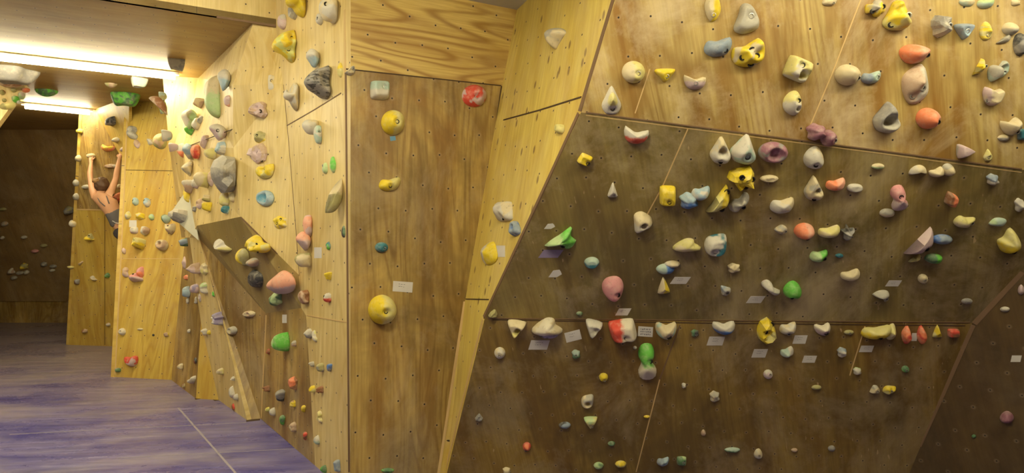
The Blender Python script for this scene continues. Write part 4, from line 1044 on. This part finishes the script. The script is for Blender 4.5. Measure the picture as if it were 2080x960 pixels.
mid 259 436 12 18 shard 0 w/y@patch .7 bun | small white pointed hold near wall edge
mid 284 438 18 16 lump 0 Y/c@patch .6 rough | small dull yellow lumpy hold | the dull yellow lump
mid 307 440 10 14 egg 0 g/t@patch .7 bun | tiny pale green hold
mid 335 443 18 20 egg 30 t/d@left .7 bun | pale grey-green hold by the column
mid 294 467 16 20 shard 20 w/n@right .8 flat | small white wedge hold
mid 271 467 16 14 block 0 w/q@patch .6 bun b0,0 | small white block under the paper tag | the small white block
mid 281 493 24 26 block -15 y/Y@bot .7 rock | pale yellow block | the pale yellow block
mid 328 497 24 24 oval 0 n/c@patch .5 flat p0,.1,.25,.7 b0,.05 | tan round ring hold | the tan ring
mid 344 463 20 24 kidney 0 c/n@patch .7 bun h0,.1 | cream-tan notched hold | the cream-tan notched hold
mid 274 562 26 20 wing 0 P/q@bot .8 bun h.0,.2 | pinkish rounded hold, lower part | the pinkish lower part
mid 284 552 14 24 leaf -30 O/P@patch .7 bun | orange-red horn-like hold | the orange-red horn
mid 254 552 13 22 peanut 0 q/n@patch .6 bun | pinkish-tan narrow hold
mid 251 509 8 14 leaf 30 q/n@patch .6 dome | tiny pinkish sliver
mid 266 733 26 24 kidney 5 q/R@patch .5 flat | red and white heart-shaped hold near the mat | the red-white heart hold
mid 247 673 14 16 oval 0 c/w@patch .6 bun h0,0 | cream button low | the low cream button
mid 337 679 11 10 lump 0 n/Y@patch .6 rough h0,0 | tiny tan foothold
mid 239 751 12 10 lump 0 S/d@patch .7 rough | dark foothold at the mat
mid 284 668 14 5 edge 0 c .7 dome | thin cream crimp
mid 268 268 18 28 peanut 0 S/z@patch .7 rough | grey rugged hold high on the wall | the grey rugged hold
mid 277 291 12 20 leaf 15 q/n@patch .6 bun | small pinkish sliver-like hold
mid 304 287 14 14 lump 0 w/c@patch .7 rough | small white lump beside the olive disc
mid 311 680 5 5 oval 0 K .6 dome | tiny black stud
# ---- wall of the climber
far_top 218 300 28 16 smile 0 Y/O@patch .7 bun | orange-yellow crescent between climber's hands | the orange-yellow crescent
wedge 224 246 15 20 block 10 K/S@patch .8 rough | black boxy hold above the climber | the black boxy hold
wedge 234 284 12 11 oval 0 w/c@patch .8 bun | small white knob near right hand | the white knob
wedge 252 303 16 13 edge 20 q/n@patch .7 dome | small pinkish grip under the climber's right hand | the right-hand grip
far_top 184 316 16 10 edge 0 c/n@patch .9 flat | tan grip under the climber's left hand | the left-hand grip
far_top 224 337 26 9 edge 0 w/n@patch .8 flat | thin pale edge between climber's arms
far_top 174 379 16 9 edge 0 w/z@patch .8 flat | small white edge left of climber's head | the small white edge
far_top 241 378 9 10 lump 0 c/n@patch .7 dome | tiny tan knob right of climber's arm
far_top 158 321 11 15 egg 0 c/w@patch .7 bun | cream hold at the wall edge, upper | the upper edge hold
far_top 153 371 11 17 egg 20 s/z@patch .7 bun | blue-grey hold at the wall edge | the blue-grey edge hold
far_top 153 399 11 16 egg 0 z/w@patch .7 bun | grey-white hold at the wall edge
far_top 161 266 12 12 lump 0 Y/o@patch .7 bun | dull yellow hold at the wall edge | the dull yellow edge hold
far_top 241 400 22 22 wing 0 O/R@patch .6 flat | orange-red hold behind the climber's back | the orange-red hold
far 182 481 16 16 trip 0 Y/o@patch .7 rock h0,.1 | small yellow hold below the climber | the yellow foothold
far 217 559 10 11 egg 0 G/d@patch .7 bun | tiny green hold low on the wall | the tiny green hold
far 189 565 14 11 hook 0 w/c@patch .7 bun | small white foothold | the small white foothold
far 171 672 12 9 lump 0 n/N@patch .7 bun h0,0 | small brown foothold near the mat
far 156 572 9 11 block 0 S/N@patch .7 flat | tiny dark foothold at the wall edge
far 163 534 10 9 hook 90 n/c@patch .6 bun | tiny tan curved foothold
far 146 454 13 15 leaf 30 w/c@patch .7 bun | white hold jutting past the wall edge | the white jutting hold
far 143 540 13 13 banana -60 y/w@patch .7 bun | pale yellow hold jutting past the wall edge
far 219 659 9 8 lump 0 w/n@patch .7 bun | tiny white foothold right of the brown one
# ---- dark back wall
back 48 541 16 13 lump 0 Y/o@patch .7 rough | dim yellow hold | the dim yellow hold
back 21 551 16 13 wing 0 w/n@patch .7 bun | dusty pinkish-white hold
back 40 554 18 7 edge 0 z .7 flat | dim grey edge, left of two
back 53 553 12 8 edge 0 z/w@patch .7 flat | dim grey edge, right of two
back 28 564 14 7 edge 0 z/S@patch .7 flat | dim grey edge below the others
back 88 537 14 10 lump 0 S/z@patch .7 bun | dusty grey hold
back 107 541 16 7 edge 0 z/S@patch .7 dome | faint grey edge, upper
back 105 549 14 6 edge 0 z/w@patch .7 dome | faint grey edge, lower
back 70 510 18 7 edge 0 P/n@patch .7 dome | faint pinkish edge
back 88 499 16 7 edge 0 o/z@patch .7 dome | faint greenish edge
back 48 482 14 7 edge 0 z/w@patch .7 dome | faint grey crimp
back 4 483 9 7 edge 0 w .7 dome | pale crimp at the left edge
back 8 455 16 10 edge 0 z/n@patch .7 dome | dusty tan edge at left
back 138 428 20 18 lump 0 o/S@patch .7 bun | dim olive-grey hold
back 4 425 18 7 edge 0 o .7 dome | faint olive crimp at left
back 148 233 18 10 leaf 60 l/g@patch .8 bun | lime elongated hold below the far lamp | the lime hold
back 90 225 20 10 leaf 60 q/n@patch .8 bun | pinkish-white elongated hold under far lamp | the pinkish elongated hold
back 46 229 28 10 edge 0 d/g@patch .7 dome | dim green edge
# ---- ceiling
ceiling 361 132 30 26 shard 100 z/S@patch .8 flat | grey-green hold hanging beside the lamp end | the hanging grey hold
ceiling 278 167 34 20 tri 0 w/t@patch .8 flat | white and green hanging wedge | the hanging white wedge
ceiling 255 203 54 26 edge 0 G/d@patch .8 flat | big green bowl-shaped ceiling hold | the green bowl hold
ceiling 226 174 24 9 edge 0 o/n@patch .5 dome | thin olive ceiling hold
ceiling 22 154 92 28 lump 0 S .5 flat | wide blue-grey ceiling volume | the blue-grey ceiling volume
ceiling 95 190 42 14 edge 0 d/G@patch .5 dome | dim green ceiling hold
ceiling 22 172 50 14 edge 0 N/n@patch .5 dome | brown ceiling hold under the blue-grey one
# ---- left corner
corner 51 182 20 11 egg 60 O/C@patch .9 bun | coral pointed hold | the coral pointed hold
corner 43 193 15 16 oval 0 w/g@patch .9 bun | pale green-white round hold | the green-white round
corner 30 200 18 16 egg 60 G/g@patch .8 bun | green rounded hold
corner 38 207 10 8 oval 0 w .8 bun | small white button
corner 27 182 14 11 oval 0 o/Y@patch .8 bun | olive-yellow round hold | the olive round
corner 14 214 34 16 bean 0 y/o@left .8 bun | yellow-cream oblong hold | the yellow-cream oblong
corner 4 187 12 12 oval 0 N/o@patch .8 bun | small brown hold at the left edge
corner 8 203 10 9 oval 0 o/N@patch .8 bun | small olive hold in the left corner
'''
ZONE = dict(upper='upper right slab', main='dark overhang', kick='lower right kick board', turn='turned wall at right edge', panel='narrow front panel', panel_top='narrow front panel',
            flank='bright knotty side wall', left='bright left wall', left_low='low wall below the brown underside', box='bright face over the brown underside', cluster_top='wall right of the lamp end', cluster='crowded wall under the lamp end',
            soffit='brown underside', column_side='bright edge below the lamp end', side_low='low wall by the mat', strut='leaning strip above the mat', recess='recess below the brown underside', mid='warm wall beside the climber',
            far='wall below the climber', far_top='wall behind the climber', wedge='wedge above the climber', back='dark back wall', ceiling='low ceiling', corner='upper left corner panel', nook='nook by the strut', column='column under the lamp', volume='pale volume')
for line in TABLE.strip().splitlines():
    line = line.strip()
    if not line or line[0] == '#': continue
    parts = [x.strip() for x in line.split('|')]
    t = parts[0].split()
    HOLDS.append((t[0], float(t[1]), float(t[2]), float(t[3]), float(t[4]), t[5], float(t[6]), t[7], float(t[8]), t[9:], parts[1], parts[2] if len(parts) > 2 else ''))
BIG = set(sorted(range(len(HOLDS)), key=lambda i: -HOLDS[i][3] * HOLDS[i][4])[:300])
def relation(dx, dy, d):
    ang = math.degrees(math.atan2(-dy, dx)) % 360
    w = ['right of', 'up and right of', 'above', 'up and left of', 'left of', 'down and left of', 'below', 'down and right of'][int((ang + 22.5) // 45) % 8]
    return w
LM = [(h[1], h[2], h[11], h[0]) for i, h in enumerate(HOLDS) if h[11] and i in BIG]
LM += [(820, 582, 'the large paper tag', 'panel'), (1118, 515, 'the violet paper tag', 'main')]
def make_label(h, used):
    wall, px, py, desc, lm = h[0], h[1], h[2], h[10], h[11]
    cand = sorted(((math.hypot(px - x, py - y) + (0 if w == wall else 90), x, y, nm) for x, y, nm, w in LM if nm != lm), key=lambda c: c[0])
    for d, x, y, nm in [c for c in cand if c[3].replace('the ', '') not in desc][:4]:
        for extra in (' on the ' + ZONE[wall], ''):
            s = f"{desc}{extra} {relation(px - x, py - y, d)} {nm}"
            if len(s.split()) <= 16 and s not in used and not (nm.split()[-1] in desc and nm in desc): return s
    return desc
USED = set()
REST = []
for i_, h in enumerate(HOLDS):
    if i_ not in BIG:
        REST.append(build_hold(h[:9] + ([f for f in h[9] if f[0] not in 'bh' or f == 'bun'],) + h[10:])); continue
    o = build_hold(h)
    lb = make_label(h, USED)
    if lb in USED: print('DUP', lb)
    USED.add(lb)
    tag(o, lb, 'climbing hold', 'climbing holds on the ' + ZONE[h[0]])
# the tiniest footholds and crimps, beyond the three hundred that show largest, in one object
bm = bmesh.new(); mats_ = []
for o in REST:
    m_ = o.data.materials[0]
    if m_ not in mats_: mats_.append(m_)
    k0 = len(bm.faces); o.data.transform(o.matrix_world); bm.from_mesh(o.data); bm.faces.ensure_lookup_table()
    for f_ in bm.faces[k0:]: f_.material_index = mats_.index(m_)
    bpy.data.objects.remove(o)
st_ = obj('tiny_climbing_holds', bm, mats_, smooth=True)
tag(st_, 'tiny footholds and screw-on crimps scattered over all the plywood walls', 'climbing holds'); st_['kind'] = 'stuff'

# ---------------------------------------------------------------- paper route tags
TAGS = [('panel', 818, 582, 40, 21, -4, 'w', 'large white paper tag above the big yellow ball hold', 0), ('flank', 1017, 510, 18, 23, 0, 'w', 'small white tag on the bright side wall beside the white-yellow hold', 0),
    ('main', 1119, 515, 40, 16, 0, 'v', 'violet paper tag under the green dragon-shaped hold', 12), ('main', 1130, 555, 24, 15, 0, 't', 'torn white paper scrap below the violet tag', 8),
    ('main', 1118, 459, 20, 11, 0, 't', 'torn paper scrap up and left of the green dragon-shaped hold', 6), ('main', 1266, 633, 25, 14, 0, 'w', 'white paper tag below the pink rounded hold', 8),
    ('main', 1382, 569, 33, 14, 0, 'w', 'white slanted tag right of the small yellow triangular hold', 10), ('main', 1535, 608, 30, 14, 0, 'w', 'white slanted tag left of the bright green hold', 10),
    ('main', 1815, 575, 26, 12, 0, 'w', 'grey-white tag above the curled grey hold', 8), ('kick', 1095, 700, 38, 19, 0, 'w', 'white paper tag under the big cream hood-shaped hold', 6),
    ('kick', 1164, 682, 32, 20, 14, 'w', 'tilted white paper tag left of the cream triangular jug', 0), ('kick', 1311, 673, 30, 20, -4, 'k', 'white tag with dark print right of the red and white block', 0),
    ('kick', 1454, 692, 32, 18, 0, 'w', 'white tag under the blue and white oblong hold', 6), ('kick', 1543, 717, 28, 17, 0, 'w', 'white tag below the yellow rocky hold in the seam row', 6),
    ('kick', 1625, 689, 26, 17, 0, 'w', 'white tag between two off-white holds in the seam row', 5), ('kick', 1644, 729, 26, 14, 0, 'w', 'small white tag right of the pale blue hold', 5),
    ('kick', 1760, 708, 26, 13, 0, 'w', 'small white tag under the long yellow hold', 5), ('kick', 1857, 684, 12, 16, 0, 'w', 'tiny white tag between the two orange-red bars', 3),
    ('turn', 2064, 728, 20, 13, 0, 'w', 'grey paper tag at the right edge of the photo', 3), ('left', 646, 513, 15, 22, 0, 'w', 'white paper tag right of the pink-white double hold', 0),
    ('left_low', 578, 647, 9, 17, 0, 'w', 'small white tag under the brown box', 0), ('panel', 798, 281, 11, 9, 8, 'b', 'tiny scrap of blue tape under the round yellow sloper', 0), ('mid', 270, 454, 15, 14, 0, 'w', 'white paper tag on the warm wall beside the climber', 0)]
for wall, px, py, w, h, rot, kind, lb, sk in TAGS:
    p0, n = find_face(wall, px, py); rt, up = frame(n); c = hit_plane(px, py, p0, n)
    ca, sa = math.cos(math.radians(rot)), math.sin(math.radians(rot))
    cor = [(-w / 2, -h / 2), (w / 2, -h / 2), (w / 2, h / 2), (-w / 2, h / 2)]
    if kind == 't': cor = [(-w / 2, -h / 2), (w * .2, -h / 2), (w / 2, -h * .1), (w * .3, h * .25), (w * .1, h / 2), (-w * .4, h * .4)]
    P = []
    for x, y in cor:
        xx = x * ca - y * sa + (y / h) * sk; yy = x * sa + y * ca
        q = hit_plane(px + xx, py - yy, p0, n) - c; P.append((q.dot(rt), q.dot(up)))
    bm = bmesh.new(); a = [bm.verts.new((x, y, -0.001)) for x, y in P]; b = [bm.verts.new((x, y, 0.0015)) for x, y in P]; k = len(P)
    bm.faces.new(a[::-1]); bm.faces.new(b)
    for i in range(k): bm.faces.new((a[i], a[(i + 1) % k], b[(i + 1) % k], b[i]))
    M = Matrix((rt, up, n)).transposed().to_4x4(); M.translation = c
    o = obj('paper_tag', bm, {'v': M_PAPER_V, 'b': M_TAPE}.get(kind, M_PAPER), matrix=M)
    tag(o, lb, 'paper tag', 'paper route tags on the climbing walls')
    if w >= 24 and kind != 't':
        bm = bmesh.new(); rnd = random.Random(int(px)); 
        def bil(u, v):
            ax, ay = [P[0][i] * (1 - u) + P[1][i] * u for i in (0, 1)]; bx_, by_ = [P[3][i] * (1 - u) + P[2][i] * u for i in (0, 1)]
            return ax * (1 - v) + bx_ * v, ay * (1 - v) + by_ * v
        rows_ = 3 if kind == 'k' else 2
        for r_ in range(rows_):
            u = 0.16 if kind == 'k' else 0.28; v = 0.75 - r_ * 0.25
            while u < (0.82 if kind == 'k' else 0.62):
                l_ = rnd.uniform(0.04, 0.10); hh = 0.07 if kind == 'k' else 0.025; vv = v + rnd.uniform(-0.03, 0.03)
                vs = [bm.verts.new((*bil(*q_), 0.0019)) for q_ in ((u, vv - hh), (u + l_, vv - hh), (u + l_, vv + hh), (u, vv + hh))]
                bm.faces.new(vs); u += l_ + rnd.uniform(0.02, 0.06)
        obj('faded_writing', bm, M_INK, o)

# ---------------------------------------------------------------- the climber
M_SKIN = plain('skin', (0.66, 0.36, 0.20), 0.55)
M_SHIRT = plain('grey_tank_top', (0.13, 0.12, 0.12), 0.85)
M_STRIPE = plain('light_trim', (0.50, 0.48, 0.46), 0.8)
M_PANTS = plain('dark_leggings', (0.045, 0.04, 0.045), 0.85)
M_HAIR = plain('brown_hair', (0.10, 0.05, 0.022), 0.6)
M_BUN = plain('blondish_brown_hair', (0.30, 0.17, 0.06), 0.6)  # the bun's own lighter, blondish brown
person = bpy.data.objects.new('person', None); C.objects.link(person); person.location = at(236, 440, 8.8)
tag(person, 'climber seen from behind in a grey tank top, hanging by both hands', 'person')
def skin_obj(name, pts, edges, mat, parent, root=0, sub=2):
    me = bpy.data.meshes.new(name); o = bpy.data.objects.new(name, me); C.objects.link(o)
    base = person.location
    me.from_pydata([p - base for p, r in pts], edges, []); me.materials.append(mat)
    mod = o.modifiers.new('skin', 'SKIN'); mod.use_smooth_shade = True
    for i, (p, r) in enumerate(pts):
        v = me.skin_vertices[0].data[i]; v.radius = (r, r) if not isinstance(r, tuple) else r; v.use_root = (i == root)
    sb = o.modifiers.new('subdivision', 'SUBSURF'); sb.levels = sub; sb.render_levels = sub
    o.parent = parent
    return o
def chain(pts, edges, start, seq):
    last = start
    for p, r in seq:
        pts.append((p, r)); edges.append((last, len(pts) - 1)) if last is not None else None; last = len(pts) - 1
    return last
P_, E_ = [], []
pel = chain(P_, E_, None, [(at(246, 463, 8.85), .125)])
chest = chain(P_, E_, pel, [(at(237, 442, 8.80), .105), (at(224, 420, 8.74), .125)])
upb = chain(P_, E_, chest, [(at(210, 404, 8.71), .105)])
neck = chain(P_, E_, upb, [(at(206, 392, 8.74), .052)])
chain(P_, E_, neck, [(at(206, 382, 8.78), .075), (at(206, 372, 8.80), .088), (at(206, 365, 8.79), .062)])
def hand(wrist, palm, tips_dir, curl_dir, spread):
    """palm vertex, four fingers bent over the grip and a thumb from the side of the palm"""
    w = P_[wrist][0]
    pa = chain(P_, E_, wrist, [(palm, (.036, .022))])
    t = tips_dir.normalized(); s = spread.normalized(); c = curl_dir.normalized()
    for k_, ln in zip((-1.5, -0.5, 0.5, 1.5), (.030, .034, .036, .028)):
        b0 = palm + s * .017 * k_ + t * .028
        chain(P_, E_, pa, [(b0, .0095), (b0 + t * ln, .009), (b0 + t * ln * 1.4 + c * ln * .8, .0085), (b0 + t * ln * 1.1 + c * ln * 1.5, .0075)])
    th = palm + s * .034 - t * .012
    chain(P_, E_, pa, [(th, .0105), (th + s * .018 + t * .026, .0095), (th + s * .012 + t * .045 + c * .02, .0085)])
up_ = Vector((0, 0, 1)); fw = Vector((0, 1, 0)); rt_ = Vector((1, 0, 0))
lw = chain(P_, E_, upb, [(at(194, 399, 8.72), .064), (at(188, 384, 8.80), .052), (at(184, 366, 8.92), .040), (at(183, 352, 8.99), .042), (at(185, 332, 9.10), .026)])
hand(lw, at(184, 323, 9.14), up_ + fw * .25, fw - up_ * .2, rt_)
rw = chain(P_, E_, upb, [(at(220, 398, 8.72), .064), (at(228, 383, 8.77), .052), (at(235, 364, 8.84), .040), (at(237, 350, 8.88), .042), (at(241, 328, 8.95), .026)])
hand(rw, at(244, 317, 8.97), up_ + rt_ * .35 + fw * .1, fw - up_ * .1, -rt_)
for kn, ank, toe in ((at(262, 505, 8.72), at(264, 552, 9.05), at(262, 562, 9.28)), (at(280, 488, 8.80), at(284, 535, 9.08), at(280, 543, 9.30))):
    hipj = at(250 if kn.x < at(270, 0, 8.75).x else 256, 470, 8.84)
    a_ = chain(P_, E_, pel, [(hipj, .088), ((hipj + kn) / 2, .078), (kn, .056), ((kn * 2 + ank) / 3, .056), (ank, .034), (toe, (.036, .026))])
body = skin_obj('body', P_, E_, M_SKIN, person)
# ears and nose belong to the head; hair cap and bun
def ball(name, c, rad, mat, parent, rough=0.0, seed=0):
    bm = bmesh.new(); bmesh.ops.create_icosphere(bm, subdivisions=4, radius=1.0)
    for v in bm.verts:
        k_ = 1 + rough * noise.noise(v.co * 3.0 + Vector((seed, 0, 0))) + rough * .5 * noise.noise(Vector((v.co.x * 14, v.co.y * 3, v.co.z * 3 + seed)))
        v.co = Vector((v.co.x * rad[0], v.co.y * rad[1], v.co.z * rad[2])) * k_
    bm.transform(Matrix.Translation(c - person.location))
    return obj(name, bm, mat, parent, smooth=True)
hair = ball('hair', at(207, 375, 8.765), (.094, .105, .115), M_HAIR, person, .12, 3)
ball('hair_bun', at(196, 367, 8.70), (.055, .05, .040), M_BUN, hair, .2, 5)
for ex_ in (-1, 1): ball('ear', at(206 + ex_ * 12.6, 379, 8.80), (.012, .02, .03), M_SKIN, person)
ball('nose', at(206, 379, 8.90), (.014, .022, .02), M_SKIN, person)
shirt = skin_obj('tank_top', [(at(225, 421, 8.75), .126), (at(234, 436, 8.78), .122), (at(240, 449, 8.82), .122), (at(245, 458, 8.845), .140)], [(0, 1), (1, 2), (2, 3)], M_SHIRT, person)
for a_, b_, c_ in (((214, 419), (203, 410), (197, 399)), ((222, 414), (219, 406), (216, 397))):
    skin_obj('shoulder_strap', [(at(*a_, 8.625), .009), (at(*b_, 8.612), .007), (at(*c_, 8.665), .007)], [(0, 1), (1, 2)], M_SHIRT, shirt, sub=1)
skin_obj('hem_trim', [(at(228, 448, 8.70), .008), (at(236, 453, 8.68), .008), (at(248, 454, 8.69), .008)], [(0, 1), (1, 2)], M_STRIPE, shirt, sub=1)
skin_obj('leggings', [(at(245, 460, 8.85), .136), (at(249, 470, 8.85), .125), (at(254, 484, 8.80), .094), (at(262, 505, 8.72), .068), (at(264, 540, 8.97), .05), (at(265, 478, 8.83), .092), (at(280, 488, 8.80), .068), (at(284, 524, 9.0), .05)],
         [(0, 1), (1, 2), (2, 3), (3, 4), (1, 5), (5, 6), (6, 7)], M_PANTS, person)
